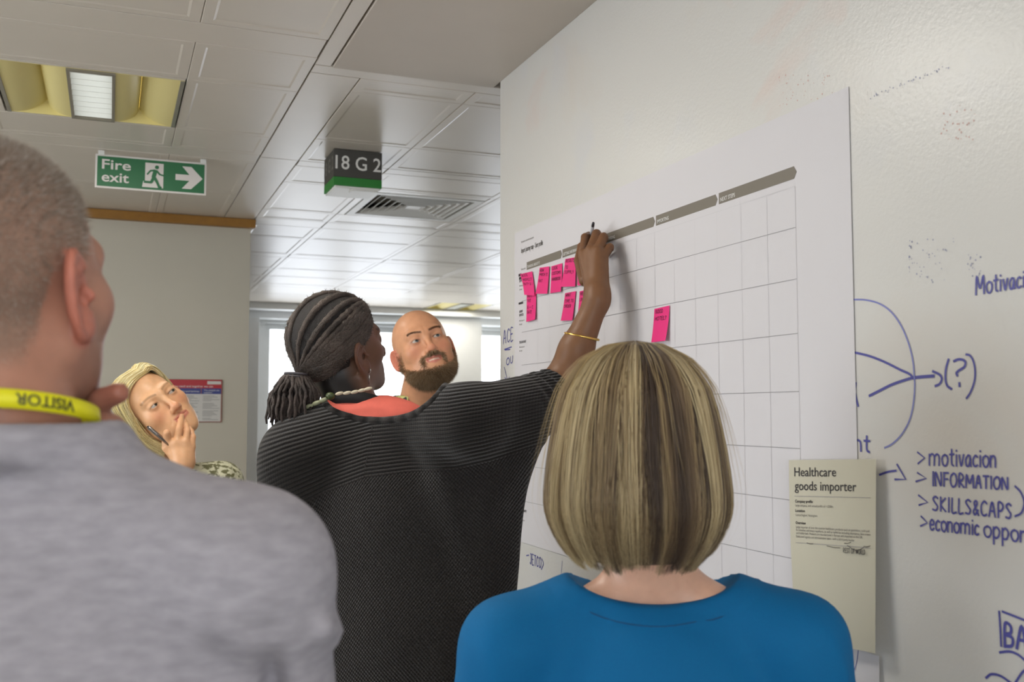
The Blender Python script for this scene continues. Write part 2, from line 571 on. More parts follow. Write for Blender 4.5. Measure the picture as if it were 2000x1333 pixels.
lum0 = luminaire(LUM[0][0], LUM[0][1], 'recessed square ceiling light with yellow reflectors, at upper left near the fire exit sign')
lab = {1: 'recessed ceiling light above the writing wall, just outside the top of the frame', 2: 'recessed ceiling light behind the camera', 3: 'recessed ceiling light far left of the fire exit sign', 4: 'recessed ceiling light above the left windows, outside the frame', 6: 'recessed ceiling light behind the writing wall, in the corridor', 5: 'small distant ceiling light just above the bald man, near the far windows'}
for k in range(1, len(LUM)):
    c = copy_tree(lum0, (LUM[k][0]-LUM[0][0], LUM[k][1]-LUM[0][1], 0))
    c['label'] = lab.get(k, 'recessed square ceiling light outside the photo frame')

# ------------------------------------------------------------------ air vent (four-way diffuser)
vent = thing('air_vent', 'square white four-way ceiling air vent behind the 18 G 2 sign', 'air vent', ((VX0+VX1)/2, (VY0+VY1)/2, CZ))
vx, vy, vh = (VX0+VX1)/2, (VY0+VY1)/2, (VX1-VX0)/2-0.003
MB().box((vx-vh, vy-vh, CZ+0.06), (vx+vh, vy+vh, CZ+0.066)).build('backing', mat('vent_backing', rgb(120, 116, 108), 0.8), vent)
v = []; f = []
for d, z in ((0, 0.03), (0, -0.002), (0.035, -0.002), (0.04, 0.03)):
    v += [(vx-vh+d, vy-vh+d, CZ+z), (vx+vh-d, vy-vh+d, CZ+z), (vx+vh-d, vy+vh-d, CZ+z), (vx-vh+d, vy+vh-d, CZ+z)]
for k in range(3):
    for i in range(4):
        j = (i+1) % 4
        f.append((k*4+i, k*4+4+i, k*4+4+j, k*4+j))
obj('vent_frame', v, f, M_white, vent)
M_blade = mat('vent_blade', rgb(244, 244, 242), 0.4)
for side in range(4):
    for k in range(6):
        d0 = 0.055+k*0.033
        half = vh-d0
        q = [(-half, -half, -0.003), (half, -half, -0.003), (half-0.015, -half+0.019, 0.019), (-half+0.015, -half+0.019, 0.019)]
        q2 = [(a, b2, c+0.0035) for a, b2, c in q]
        ca, sa = [(1, 0), (0, 1), (-1, 0), (0, -1)][side]
        v = [(vx+a*ca-b2*sa, vy+a*sa+b2*ca, CZ+c) for a, b2, c in q+q2]
        obj('blade', v, [(0, 1, 2, 3), (7, 6, 5, 4), (0, 4, 5, 1), (1, 5, 6, 2), (2, 6, 7, 3), (3, 7, 4, 0)], M_blade, vent)
MB().box((vx-0.035, vy-0.035, CZ), (vx+0.035, vy+0.035, CZ+0.004)).build('centre_plate', M_white, vent)

# ------------------------------------------------------------------ box sign 18 G 2
M_char = mat('sign_charcoal', rgb(66, 64, 60), 0.55)
M_sgreen = mat('sign_green', rgb(36, 122, 44), 0.5)
M_lett = mat('sign_lettering', rgb(225, 224, 220), 0.5)
bx0, bx1, by0, by1 = 0.751, 0.934, 3.68, 3.86
bz0 = CZ-0.137
zs = thing('zone_sign', 'charcoal and green box sign reading 18 G 2 under the ceiling', 'sign', ((bx0+bx1)/2, (by0+by1)/2, CZ))
MB().box((bx0, by0, bz0+0.032), (bx1, by1, CZ-0.001), 0.002).build('sign_body', M_char, zs)
MB().box((bx0, by0-0.0004, bz0), (bx1, by1, bz0+0.032), 0.002).build('green_band', M_sgreen, zs)
MB().box((bx0+0.006, by0+0.006, bz0-0.008), (bx1-0.006, by1-0.006, bz0+0.001), 0.003).build('base_plate', M_white, zs)
MB().box((bx0+0.07, by0+0.012, bz0-0.014), (bx1-0.012, by0+0.06, bz0-0.007), 0.003).build('clip', M_white, zs)
mb = MB()
put_text(mb, '18 G 2', 0.073, FACEF((bx0+0.006, by0-0.0012, bz0+0.062)), 0.008, width=bx1-bx0-0.010)
mb.build('lettering', M_lett, zs)
mb = MB()
put_text(mb, '18 G 2', 0.073, frame((bx0-0.0012, by1-0.006, bz0+0.062), (0, -1, 0), (0, 0, 1), (-1, 0, 0)), 0.02, width=by1-by0-0.012)
mb.build('lettering', mat('sign_lettering_shaded', rgb(112, 110, 104), 0.5), zs)  # same lettering as the front, coloured darker to imitate a shaded side face

# ------------------------------------------------------------------ fire exit sign
M_green = mat('exit_green', rgb(32, 104, 62), 0.5)
M_swhite = mat('exit_white', rgb(216, 210, 206), 0.5)
ex0, ex1, ez0, ez1, ey = -0.0715, 0.326, 2.336, 2.463, 4.02
es = thing('fire_exit_sign', 'green Fire exit sign with running figure and arrow, hanging below the ceiling', 'sign', ((ex0+ex1)/2, ey, ez0))
MB().box((ex0, ey, ez0), (ex1, ey+0.006, ez1), 0.001).build('sign_panel', M_swhite, es)
MB().box((ex0+0.007, ey-0.0006, ez0+0.007), (ex1-0.007, ey+0.002, ez1-0.007)).build('green_field', M_green, es)
for hx in (ex0+0.02, ex1-0.012):
    MB().tube([(hx, ey+0.003, ez1-0.004), (hx, ey+0.003, CZ+0.002)], 0.0012, 8).box((hx-0.011, ey-0.004, ez1-0.003), (hx+0.011, ey+0.010, ez1+0.014), 0.002).build('hanger', M_white, es)
def E(u, w, dy=0.0012):     # sign coordinates: u 0..1 across, w 0..1 up
    return (ex0+(ex1-ex0)*u, ey-dy, ez0+(ez1-ez0)*w)
mb = MB()
put_text(mb, 'Fire', 0.052, FACEF(E(0.058, 0.575)), 0.014, width=0.101)
put_text(mb, 'exit', 0.052, FACEF(E(0.058, 0.20)), 0.014, width=0.095)
mb.build('lettering', M_swhite, es)
def poly(mb, pts, dy):
    n = len(pts)
    mb.add([E(u, w, dy) for u, w in pts]+[E(u, w, dy-0.0006) for u, w in pts], [tuple(range(n))]+[(i, n+i, n+(i+1) % n, (i+1) % n) for i in range(n)])
mb = MB(); poly(mb, [(0.44, 0.86), (0.605, 0.86), (0.605, 0.12), (0.44, 0.12)], 0.0012)
poly(mb, [(0.415, 0.12), (0.44, 0.12), (0.44, 0.30), (0.425, 0.30)], 0.0012)
mb.build('doorway_symbol', M_swhite, es)
_bk = [0]
def bar(mb, a, b2, w):
    _bk[0] += 1
    dy = 0.002+0.00008*_bk[0]
    A = np.array(E(*a, dy)); B = np.array(E(*b2, dy)); d = B-A; d /= np.linalg.norm(d)
    nrm = np.array([-d[2], 0, d[0]])*w/2
    mb.add([A-nrm, B-nrm, B+nrm, A+nrm], [(0, 1, 2, 3)])
mb = MB()
hd = E(0.545, 0.74, 0.002)
mb.add([(hd[0]+0.0075*math.cos(k*0.524), hd[1], hd[2]+0.0075*math.sin(k*0.524)) for k in range(12)], [tuple(range(12))])
for a, b2, w in (((0.535, 0.66), (0.515, 0.42), 0.015), ((0.53, 0.645), (0.485, 0.62), 0.007), ((0.488, 0.625), (0.458, 0.50), 0.006), ((0.54, 0.64), (0.575, 0.52), 0.007), ((0.57, 0.53), (0.61, 0.50), 0.006), ((0.52, 0.45), (0.497, 0.27), 0.011), ((0.503, 0.27), (0.43, 0.275), 0.009), ((0.522, 0.44), (0.548, 0.30), 0.011), ((0.545, 0.32), (0.572, 0.13), 0.010), ((0.565, 0.145), (0.592, 0.135), 0.007)):
    bar(mb, a, b2, w)
mb.build('running_figure', M_green, es)
mb = MB()
poly(mb, [(0.715, 0.59), (0.88, 0.59), (0.88, 0.41), (0.715, 0.41)], 0.0012)
poly(mb, [(0.775, 0.84), (0.86, 0.84), (0.965, 0.50), (0.86, 0.16), (0.775, 0.16), (0.868, 0.50)], 0.0013)
mb.build('arrow', M_swhite, es)

# ------------------------------------------------------------------ small notice on the partition
nt0, nt1, nz0, nz1, ny = 0.222, 0.522, 1.452, 1.664, 5.236
no = thing('wall_notice', 'framed notice with red and blue header bands on the partition wall', 'notice', ((nt0+nt1)/2, ny, nz0))
M_nred = mat('notice_red', rgb(176, 30, 44), 0.4)
M_nblue = mat('notice_blue', rgb(48, 58, 128), 0.4)
M_npap = mat('notice_paper', rgb(206, 203, 198), 0.5)
M_grey = mat('print_grey', rgb(140, 138, 136), 0.6)
MB().box((nt0, ny-0.004, nz0), (nt1, ny, nz1), 0.001).build('notice_board', mat('notice_edge', rgb(150, 84, 70), 0.5), no)
MB().box((nt0+0.005, ny-0.0048, nz0+0.004), (nt1-0.005, ny-0.003, nz0+0.140)).build('paper', M_npap, no)
MB().box((nt0+0.003, ny-0.005, nz0+0.168), (nt1-0.003, ny-0.003, nz1-0.002)).build('red_band', M_nred, no)
MB().box((nt0+0.005, ny-0.005, nz0+0.140), (nt0+0.198, ny-0.003, nz0+0.168)).box((nt0+0.202, ny-0.005, nz0+0.140), (nt1-0.005, ny-0.003, nz0+0.168)).build('blue_band', M_nblue, no)
MB().box((nt1-0.072, ny-0.0056, nz1-0.024), (nt1-0.006, ny-0.004, nz1-0.008)).build('logo_patch', M_npap, no)
mb = MB()
put_text(mb, 'help   you need and together we can', 0.015, FACEF((nt0+0.03, ny-0.0058, nz0+0.173)), width=0.225)
put_text(mb, 'Networks and facilities', 0.012, FACEF((nt0+0.07, ny-0.0058, nz0+0.149)), width=0.12)
put_text(mb, 'The people we\nsupport', 0.011, FACEF((nt0+0.212, ny-0.0058, nz0+0.155)), width=0.075)
mb.build('lettering', M_lett, no)
mb = MB()
for c0, c1 in ((0.016, 0.098), (0.108, 0.192), (0.208, 0.288)):
    zz = nz0+0.132
    k = 0
    while zz > nz0+0.014:
        L = (c1-c0)*(0.75+0.25*math.sin(k*2.7+c0*90))
        if k % 6 != 5: mb.box((nt0+c0, ny-0.0054, zz-0.0022), (nt0+c0+L, ny-0.0045, zz))
        zz -= 0.0062; k += 1
mb.build('print_lines', M_grey, no)['kind'] = 'stuff'

# ------------------------------------------------------------------ building outside the far windows
M_fac = mat('facade', rgb(232, 232, 236), 0.8)
M_fwin = mat('facade_window', rgb(96, 104, 124), 0.3)
bd = thing('office_building', 'pale office building with rows of grey windows seen through the far windows', 'building', (6.0, 30.0, -12))
MB().box((-6, 30, -12), (24, 42, 2.55)).build('facade', M_fac, bd)
MB().box((-6.2, 29.8, 2.55), (24.2, 42, 2.9)).build('parapet', M_fac, bd)
k = 0
for r_ in range(5):
    z0 = 0.35-r_*2.0
    for c_ in range(18):
        x0 = -2+c_*1.25
        w = MB().box((x0, 29.93, z0-1.1), (x0+0.82, 30.02, z0)).build('facade_window', M_fwin, bd)
# ------------------------------------------------------------------ implicit shapes -> one smooth surface
def sm(a, b, k):
    h = np.clip(0.5+0.5*(b-a)/k, 0, 1)
    return b+(a-b)*h-k*h*(1-h)
def smx(a, b, k):
    return -sm(-a, -b, k)
def ell(p, c, r):
    q = (p-np.asarray(c))/np.asarray(r)
    k0 = np.sqrt((q*q).sum(1))
    k1 = np.sqrt(((q/np.asarray(r))**2).sum(1))+1e-9
    return k0*(k0-1)/k1
def sph(p, c, r):
    return np.sqrt(((p-np.asarray(c))**2).sum(1))-r
def cap(p, a, b, r1, r2=None):
    a = np.asarray(a, float); b = np.asarray(b, float)
    if r2 is None: r2 = r1
    ab = b-a
    t = np.clip(((p-a)@ab)/(ab@ab+1e-12), 0, 1)
    return np.sqrt(((p-a-t[:, None]*ab)**2).sum(1))-(r1+(r2-r1)*t)
def chain(p, pts, rs, k=0.02):
    d = None
    for i in range(len(pts)-1):
        e = cap(p, pts[i], pts[i+1], rs[i], rs[i+1])
        d = e if d is None else sm(d, e, k)
    return d
def tri(p, a, b, c, r):
    a, b, c = (np.asarray(t, float) for t in (a, b, c))
    ba, cb, ac = b-a, c-b, a-c
    pa, pb, pc = p-a, p-b, p-c
    n = np.cross(ba, ac)
    def edge(e, q):
        t = np.clip((q@e)/(e@e), 0, 1)
        return ((e*t[:, None]-q)**2).sum(1)
    s = np.sign(pa@np.cross(ba, n))+np.sign(pb@np.cross(cb, n))+np.sign(pc@np.cross(ac, n))
    d2 = np.where(s < 2, np.minimum(np.minimum(edge(ba, pa), edge(cb, pb)), edge(ac, pc)), (pa@n)**2/(n@n))
    return np.sqrt(d2)-r
def rell(p, c, r, R):
    """ellipsoid whose axes are the columns of R"""
    return ell((p-np.asarray(c))@R, (0, 0, 0), r)

def surf(f, lo, hi, s):
    """surface nets on the zero level of f, evaluated only near the surface"""
    lo = np.asarray(lo, float); hi = np.asarray(hi, float)
    m = 4
    n = (np.ceil((hi-lo)/(s*m)).astype(int)+1)*m+1
    cn = (n-1)//m+1
    g = [lo[i]+np.arange(cn[i])*s*m for i in range(3)]
    cp = np.stack(np.meshgrid(*g, indexing='ij'), -1).reshape(-1, 3)
    cv = f(cp).reshape(cn)
    near = np.abs(cv) < s*m*2.3
    # a block is needed when any of its corners is near
    blk = np.zeros(cn-1, bool)
    for dx in (0, 1):
        for dy in (0, 1):
            for dz in (0, 1):
                blk |= near[dx:cn[0]-1+dx, dy:cn[1]-1+dy, dz:cn[2]-1+dz]
    need = np.zeros(n, bool)
    fb = blk.repeat(m, 0).repeat(m, 1).repeat(m, 2)
    for dx in (0, 1):
        for dy in (0, 1):
            for dz in (0, 1):
                need[dx:n[0]-1+dx, dy:n[1]-1+dy, dz:n[2]-1+dz] |= fb
    idx = np.argwhere(need)
    val = np.full(n, 1.0)
    pp = lo+idx*s
    out = np.empty(len(pp))
    for i in range(0, len(pp), 250000):
        out[i:i+250000] = f(pp[i:i+250000])
    val[idx[:, 0], idx[:, 1], idx[:, 2]] = out
    sg = val < 0
    cells = np.zeros(n-1, int)
    for dx in (0, 1):
        for dy in (0, 1):
            for dz in (0, 1):
                cells += sg[dx:n[0]-1+dx, dy:n[1]-1+dy, dz:n[2]-1+dz]
    act = (cells > 0) & (cells < 8) & fb
    ci = np.argwhere(act)
    vid = np.full(n-1, -1, int)
    vid[ci[:, 0], ci[:, 1], ci[:, 2]] = np.arange(len(ci))
    acc = np.zeros((len(ci), 3)); cnt = np.zeros(len(ci))
    corners = [(a, b, c) for a in (0, 1) for b in (0, 1) for c in (0, 1)]
    for a in corners:
        for ax in range(3):
            if a[ax]: continue
            b = list(a); b[ax] = 1
            va = val[ci[:, 0]+a[0], ci[:, 1]+a[1], ci[:, 2]+a[2]]
            vb = val[ci[:, 0]+b[0], ci[:, 1]+b[1], ci[:, 2]+b[2]]
            k = (va < 0) != (vb < 0)
            t = va[k]/(va[k]-vb[k])
            q = np.tile(np.array(a, float), (k.sum(), 1)); q[:, ax] += t
            acc[k] += q; cnt[k] += 1
    V = lo+(ci+acc/np.maximum(cnt, 1)[:, None])*s
    F = []
    for ax in range(3):
        u, w = [(1, 2), (2, 0), (0, 1)][ax]
        sl0 = [slice(1, -1)]*3; sl0[ax] = slice(0, n[ax]-1)
        a0 = np.argwhere((sg.take(range(0, n[ax]-1), ax) != sg.take(range(1, n[ax]), ax)))
        ok = (a0[:, u] > 0) & (a0[:, w] > 0) & (a0[:, u] < n[u]-1) & (a0[:, w] < n[w]-1)
        a0 = a0[ok]
        def cell(du, dw):
            q = a0.copy(); q[:, u] += du; q[:, w] += dw
            return vid[q[:, 0], q[:, 1], q[:, 2]]
        quad = np.stack([cell(-1, -1), cell(0, -1), cell(0, 0), cell(-1, 0)], 1)
        st = sg[a0[:, 0], a0[:, 1], a0[:, 2]]
        quad[~st] = quad[~st][:, ::-1]
        F.append(quad)
    F = np.concatenate(F)
    F = F[(F >= 0).all(1)]
    return V, F
def vnormals(V, F):
    n = np.cross(V[F[:, 2]]-V[F[:, 0]], V[F[:, 3 if F.shape[1] == 4 else 1]]-V[F[:, 1 if F.shape[1] == 4 else 0]])
    N = np.zeros_like(V)
    for k in range(F.shape[1]): np.add.at(N, F[:, k], n)
    return N/(np.linalg.norm(N, axis=1)[:, None]+1e-12)
def join(parts):
    Vs, Fs, Cs, off = [], [], [], 0
    for V, F, C in parts:
        Vs.append(V); Fs.append(F+off); Cs.append(C); off += len(V)
    return np.concatenate(Vs), np.concatenate(Fs), np.concatenate(Cs)
def vnoise(p, s, seed=0):
    """cheap smooth noise in -1..1"""
    r = np.random.default_rng(seed)
    d = np.zeros(len(p))
    for k in range(6):
        w = r.normal(size=3); w /= np.linalg.norm(w)
        w2 = r.normal(size=3); w2 /= np.linalg.norm(w2)
        d += np.sin(p@w*s*(1+0.35*k)+r.random()*6.3+1.3*np.sin(p@w2*s*0.7+r.random()*6))/6
    return d*1.6

def strands(paths, rad, cols, taper=True, ref=(0.31, 0.17, 0.93)):
    """paths (n,m,3) -> three-sided tapered hairs as one mesh"""
    n, m, _ = paths.shape
    t = np.gradient(paths, axis=1)
    t /= np.linalg.norm(t, axis=2)[:, :, None]+1e-12
    # carry one side vector along each strand so that it never twists
    a = np.empty_like(t)
    rf = np.cross(t[:, 0], np.asarray(ref, float))
    bad = np.linalg.norm(rf, axis=1) < 0.1
    rf[bad] = np.cross(t[bad, 0], [1.0, 0.2, 0.0])
    a[:, 0] = rf/np.linalg.norm(rf, axis=1)[:, None]
    for i in range(1, m):
        v = a[:, i-1]-t[:, i]*(a[:, i-1]*t[:, i]).sum(1)[:, None]
        a[:, i] = v/(np.linalg.norm(v, axis=1)[:, None]+1e-12)
    b = np.cross(t, a)
    r = np.broadcast_to(np.asarray(rad, float).reshape(-1, 1) if np.ndim(rad) else np.full((1, 1), rad), (n, m)).copy()
    if taper: r *= np.clip(np.linspace(1.6, 0.0, m), 0.15, 1)[None]
    V = np.stack([paths+(a*math.cos(k*2.0944)+b*math.sin(k*2.0944))*r[:, :, None] for k in range(3)], 2)
    idx = np.arange(n*m*3).reshape(n, m, 3)
    F = []
    for k in range(3):
        l = (k+1) % 3
        F.append(np.stack([idx[:, :-1, k], idx[:, :-1, l], idx[:, 1:, l], idx[:, 1:, k]], -1).reshape(-1, 4))
    C = np.repeat(cols, m*3, axis=0)
    return V.reshape(-1, 3), np.concatenate(F), C
def spikes(root, tip, width, cols, rng):
    """one thin triangle per short hair"""
    n = len(root)
    d = tip-root
    s = np.cross(d, rng.normal(size=(n, 3))); s /= np.linalg.norm(s, axis=1)[:, None]+1e-12
    V = np.stack([root-s*width, root+s*width, tip], 1).reshape(-1, 3)
    return V, np.arange(3*n).reshape(n, 3), np.repeat(cols, 3, axis=0)

# ------------------------------------------------------------------ people: axes, heads, ears, hands
def rotm(psi, pitch, roll):
    """columns: person's right, face direction, head up. psi 0 = looking away from the camera, 90 = to the photo's right"""
    psi, pitch, roll = (math.radians(t) for t in (psi, pitch, roll))
    f = FH*math.cos(psi)+RT*math.sin(psi)
    r = np.cross(f, ZZ)
    f2 = f*math.cos(pitch)+ZZ*math.sin(pitch)
    u = np.cross(r, f2)
    return np.array([r*math.cos(roll)-u*math.sin(roll), f2, u*math.cos(roll)+r*math.sin(roll)]).T

def ear_sdf(q, s=1.0, flare=0.5):
    """q: head coordinates mirrored to x>0"""
    c = np.array([0.0735, -0.008, -0.014])
    u = np.array([0.10, -0.22, 0.97]); u /= np.linalg.norm(u)
    fo = np.array([math.sin(-flare)*1.0, math.cos(flare), 0.0]); fo = np.array([-math.sin(flare), math.cos(flare), 0.2]); fo -= u*(fo@u); fo /= np.linalg.norm(fo)
    ou = np.cross(fo, u)
    if ou[0] < 0: ou = -ou
    p = (q-c)/s
    a, b, o = p@u, p@fo, p@ou
    o = o-0.004
    wid = 0.0175+0.05*np.clip(a, -0.03, 0.03)*0.12
    bb = (b+0.004)/wid; aa = a/0.0305
    q1 = np.sqrt(aa*aa+bb*bb)+1e-6
    ring = np.sqrt(((q1-1)*0.0205)**2+((o-0.006*np.clip(-b/0.02, -0.3, 1)-0.004))**2)-0.0040
    front = (b > 0.009)
    ring = np.where(front & (np.abs(a) < 0.016), ring+0.004, ring)
    bowl = np.maximum(np.abs(o-0.002-0.006*np.clip(-b/0.02, -0.3, 1)*q1)-0.0028, (q1-1)*0.017)
    d = sm(ring, bowl, 0.004)
    anti = np.sqrt(((np.sqrt((a/0.019)**2+((b+0.001)/0.0105)**2)-1)*0.0125)**2+(o-0.0045)**2)-0.0028
    anti = np.where(b > 0.004, anti+0.006, anti)
    d = sm(d, anti, 0.003)
    lobe = np.sqrt(((a+0.027)/1.15)**2+(b-0.004)**2+((o-0.003)*1.5)**2)-0.0088
    d = sm(d, lobe, 0.006)
    tr = np.sqrt((a+0.004)**2+(b-0.0125)**2+(o-0.004)**2)-0.0050
    d = sm(d, tr, 0.003)
    hole = np.sqrt(((a+0.002)/1.5)**2+(b-0.005)**2+((o-0.004)/1.2)**2)-0.0050
    d = smx(d, -hole, 0.003)
    return d*s*0.8

def head_sdf(p, o):
    q = p.copy(); q[:, 0] = np.abs(q[:, 0])
    w = o.get('w', 1.0); jw = o.get('jaw', 1.0)
    d = ell(q, (0, -0.018, 0.028), (0.0755*w, 0.096, 0.089))
    d = sm(d, ell(q, (0, 0.022, -0.035), (0.061*w, 0.061, 0.080)), 0.03)
    d = sm(d, cap(q, (0.052*w*jw, 0.004, -0.055), (0.016*jw, 0.066, -0.097), 0.019, 0.018), 0.035)
    d = sm(d, ell(q, (0, 0.074, -0.099), (0.020*jw, 0.016, 0.014)), 0.018)
    d = sm(d, sph(q, (0.043*w, 0.050, -0.024), 0.022), 0.025)
    d = sm(d, cap(q, (0.006, 0.080, 0.019), (0.038, 0.068, 0.021), 0.0105+o.get('brow', 0)), 0.018)
    d = smx(d, -ell(q, (0.031, 0.096, 0.001), (0.0185, 0.017, 0.0115)), 0.012)
    d = sm(d, ell(q, (0, 0.068, -0.066), (0.031, 0.023, 0.026)), 0.02)
    nl = o.get('nose', 1.0)
    d = sm(d, cap(q, (0, 0.083, 0.006), (0, 0.083+0.022*nl, -0.034), 0.0075, 0.0088), 0.012)
    d = sm(d, sph(q, (0, 0.083+0.024*nl, -0.038), 0.0105*o.get('tip', 1)), 0.008)
    d = sm(d, sph(q, (0.0120*o.get('ala', 1), 0.096, -0.0420), 0.0074), 0.010)
    d = smx(d, -ell(q, (0.0062*o.get('ala', 1), 0.083+0.0205*nl, -0.0495), (0.0042, 0.0065, 0.0052)), 0.002)
    lp = o.get('lip', 1.0); sw = o.get('smile', 0.0)
    d = sm(d, cap(q, (0, 0.0915, -0.0605), (0.0225, 0.0805, -0.0650+sw), 0.0046*lp, 0.002), 0.005)
    op = o.get('open', 0.0)
    d = sm(d, cap(q, (0, 0.0900, -0.0715-op), (0.0205, 0.0805, -0.0675+sw-op*0.4), 0.0056*lp, 0.002), 0.005)
    d = smx(d, -cap(q, (0, 0.0965, -0.0658-op*0.5), (0.0245, 0.0830, -0.0663+sw), 0.0019+op*0.55, 0.0012), 0.002)
    d = sm(d, sph(q, (0.031, 0.0695, 0), 0.0152), 0.005)
    d = smx(d, -ell(q, (0.0312, 0.0855, -0.0004), (0.0128, 0.011, 0.0050*o.get('eye', 1))), 0.0018)
    # lid folds and the lines from nose to mouth
    d = smx(d, -cap(q, (0.020, 0.0885, 0.0075), (0.044, 0.081, 0.0065), 0.0012), 0.003)
    d = smx(d, -cap(q, (0.0195, 0.0965, -0.043), (0.033, 0.081, -0.066), 0.0016), 0.006)
    d = sm(d, ear_sdf(q, o.get('ear', 1.0), o.get('flare', 0.5)), 0.004)
    for (a, b, r1, r2) in o.get('neck', []):
        d = sm(d, cap(p, a, b, r1, r2), o.get('nk', 0.03))
    return d

def skin_color(p, base, o):
    x = np.abs(p[:, 0]); y = p[:, 1]; z = p[:, 2]
    c = np.tile(np.array(base[:3]), (len(p), 1))
    def blend(mask, colr, amt):
        nonlocal c
        m = (np.clip(mask, 0, 1)*amt)[:, None]
        c = c*(1-m)+np.array(colr[:3])*m
    g = lambda cx, cy, cz, r: np.exp(-(((x-cx)**2+(y-cy)**2+(z-cz)**2)/r**2))
    red = o['red']
    blend(g(0.040, 0.072, -0.028, 0.022), red, 0.35)
    blend(g(0.0, 0.108, -0.038, 0.016), red, 0.45)
    q = p.copy(); q[:, 0] = x
    ear = np.clip((0.004-ear_sdf(q, o.get('ear', 1.0), o.get('flare', 0.5)))/0.004, 0, 1)
    blend(ear, red, o.get('earred', 0.55))
    lipd = np.minimum(np.hypot((z+0.0605-0.1*0)*1.0+x*0.18-o.get('smile', 0)*x/0.022, 0)/0.0042, 9)
    zl = -0.0605-x*0.16+o.get('smile', 0)*x/0.0225
    zl2 = -0.0722-o.get('open', 0)+x*0.20+o.get('smile', 0)*x/0.0225
    lips = np.maximum(np.exp(-((z-zl)/0.0042)**4), np.exp(-((z-zl2)/0.0052)**4))*(x < 0.0225)*(y > 0.076)
    blend(lips, o['lipc'], 0.8)
    if o.get('brows') is not None:
        bz = 0.0205+0.0065*np.sin(np.clip((x-0.010)/0.040, 0, 1)*2.4)+o.get('browz', 0)
        m = np.exp(-((z-bz)/0.0034)**4)*(x > 0.011)*(x < 0.050)*(y > 0.04)
        blend(m, o['brows'], o.get('browa', 0.75))
    # eye rims
    rim = np.exp(-(((x-0.031)/0.0155)**2+((z+0.0)/0.0080)**2)**2)*(y > 0.07)
    blend(rim, o['rim'], 0.45)
    ez = 0.0046*o.get('eye', 1)
    lash = np.exp(-((z-ez*np.sqrt(np.clip(1-((x-0.0312)/0.0135)**2, 0, 1))-0.0002)/0.0016)**2)*(np.abs(x-0.0312) < 0.0145)*(y > 0.072)
    blend(lash, o.get('lash', o['brows'] if o.get('brows') is not None else o['rim']), 0.8)
    return c

def eyes(parent, R, c, iris, look=(0, 0), s=1.0):
    """two eyeballs, each with its iris as a child"""
    Me = mat('eye_white', rgb(176, 164, 154), 0.3)
    Mi = mat('iris_%d_%d_%d' % iris, rgb(*iris), 0.2)
    Mp = mat('pupil', rgb(12, 10, 10), 0.15)
    for sd in (-1, 1):
        ctr = np.array([sd*0.031, 0.0695, 0])*s
        n, m = 14, 12
        def ball(r, a0, a1, shift=0):
            v = [(0, r, 0)] if a0 == 0 else []
            f = []
            la, lb = look
            for i in range(1, m+1):
                t = a0+(a1-a0)*i/m
                for k in range(n):
                    v.append((r*math.sin(t)*math.cos(2*math.pi*k/n), r*math.cos(t), r*math.sin(t)*math.sin(2*math.pi*k/n)))
            for k in range(n): f.append((0, 1+(k+1) % n, 1+k))
            for i in range(m-1):
                for k in range(n):
                    f.append((1+i*n+k, 1+i*n+(k+1) % n, 1+(i+1)*n+(k+1) % n, 1+(i+1)*n+k))
            v = np.array(v)
            ra = np.array([[math.cos(la), -math.sin(la), 0], [math.sin(la), math.cos(la), 0], [0, 0, 1]])
            rb = np.array([[1, 0, 0], [0, math.cos(lb), -math.sin(lb)], [0, math.sin(lb), math.cos(lb)]])
            v = v@(ra@rb).T
            return (v*s+ctr)@R.T+c, f
        v, f = ball(0.0139, 0, math.pi)
        e = obj('eye', v, f, Me, parent, True)
        v, f = ball(0.01405, 0, 0.42)
        obj('iris', v, f, Mi, e, True)
        v, f = ball(0.01415, 0, 0.19)
        obj('pupil', v, f, Mp, e, True)

def build_head(R, c, o, s=1.0, res=0.0026, zlo=-0.19):
    """returns world V, F and the local coordinates"""
    def f(p): return head_sdf(p, o)
    V, F = surf(f, (-0.115, -0.145, zlo), (0.115, 0.135, 0.135), res)
    return V, F, (V*s)@R.T+c
def to_local(w, R, c, s=1.0):
    return ((np.asarray(w)-c)@R)/s

def hand_sdf(p, wrist, palm, fingers, k=0.006):
    """palm: list of (a,b,r1,r2) capsules; fingers: list of (points, radii)"""
    d = None
    for a, b, r1, r2 in palm:
        e = cap(p, a, b, r1, r2)
        d = e if d is None else sm(d, e, 0.014)
    for pts, rs in fingers:
        d = sm(d, chain(p, pts, rs, 0.003), k)
    return d

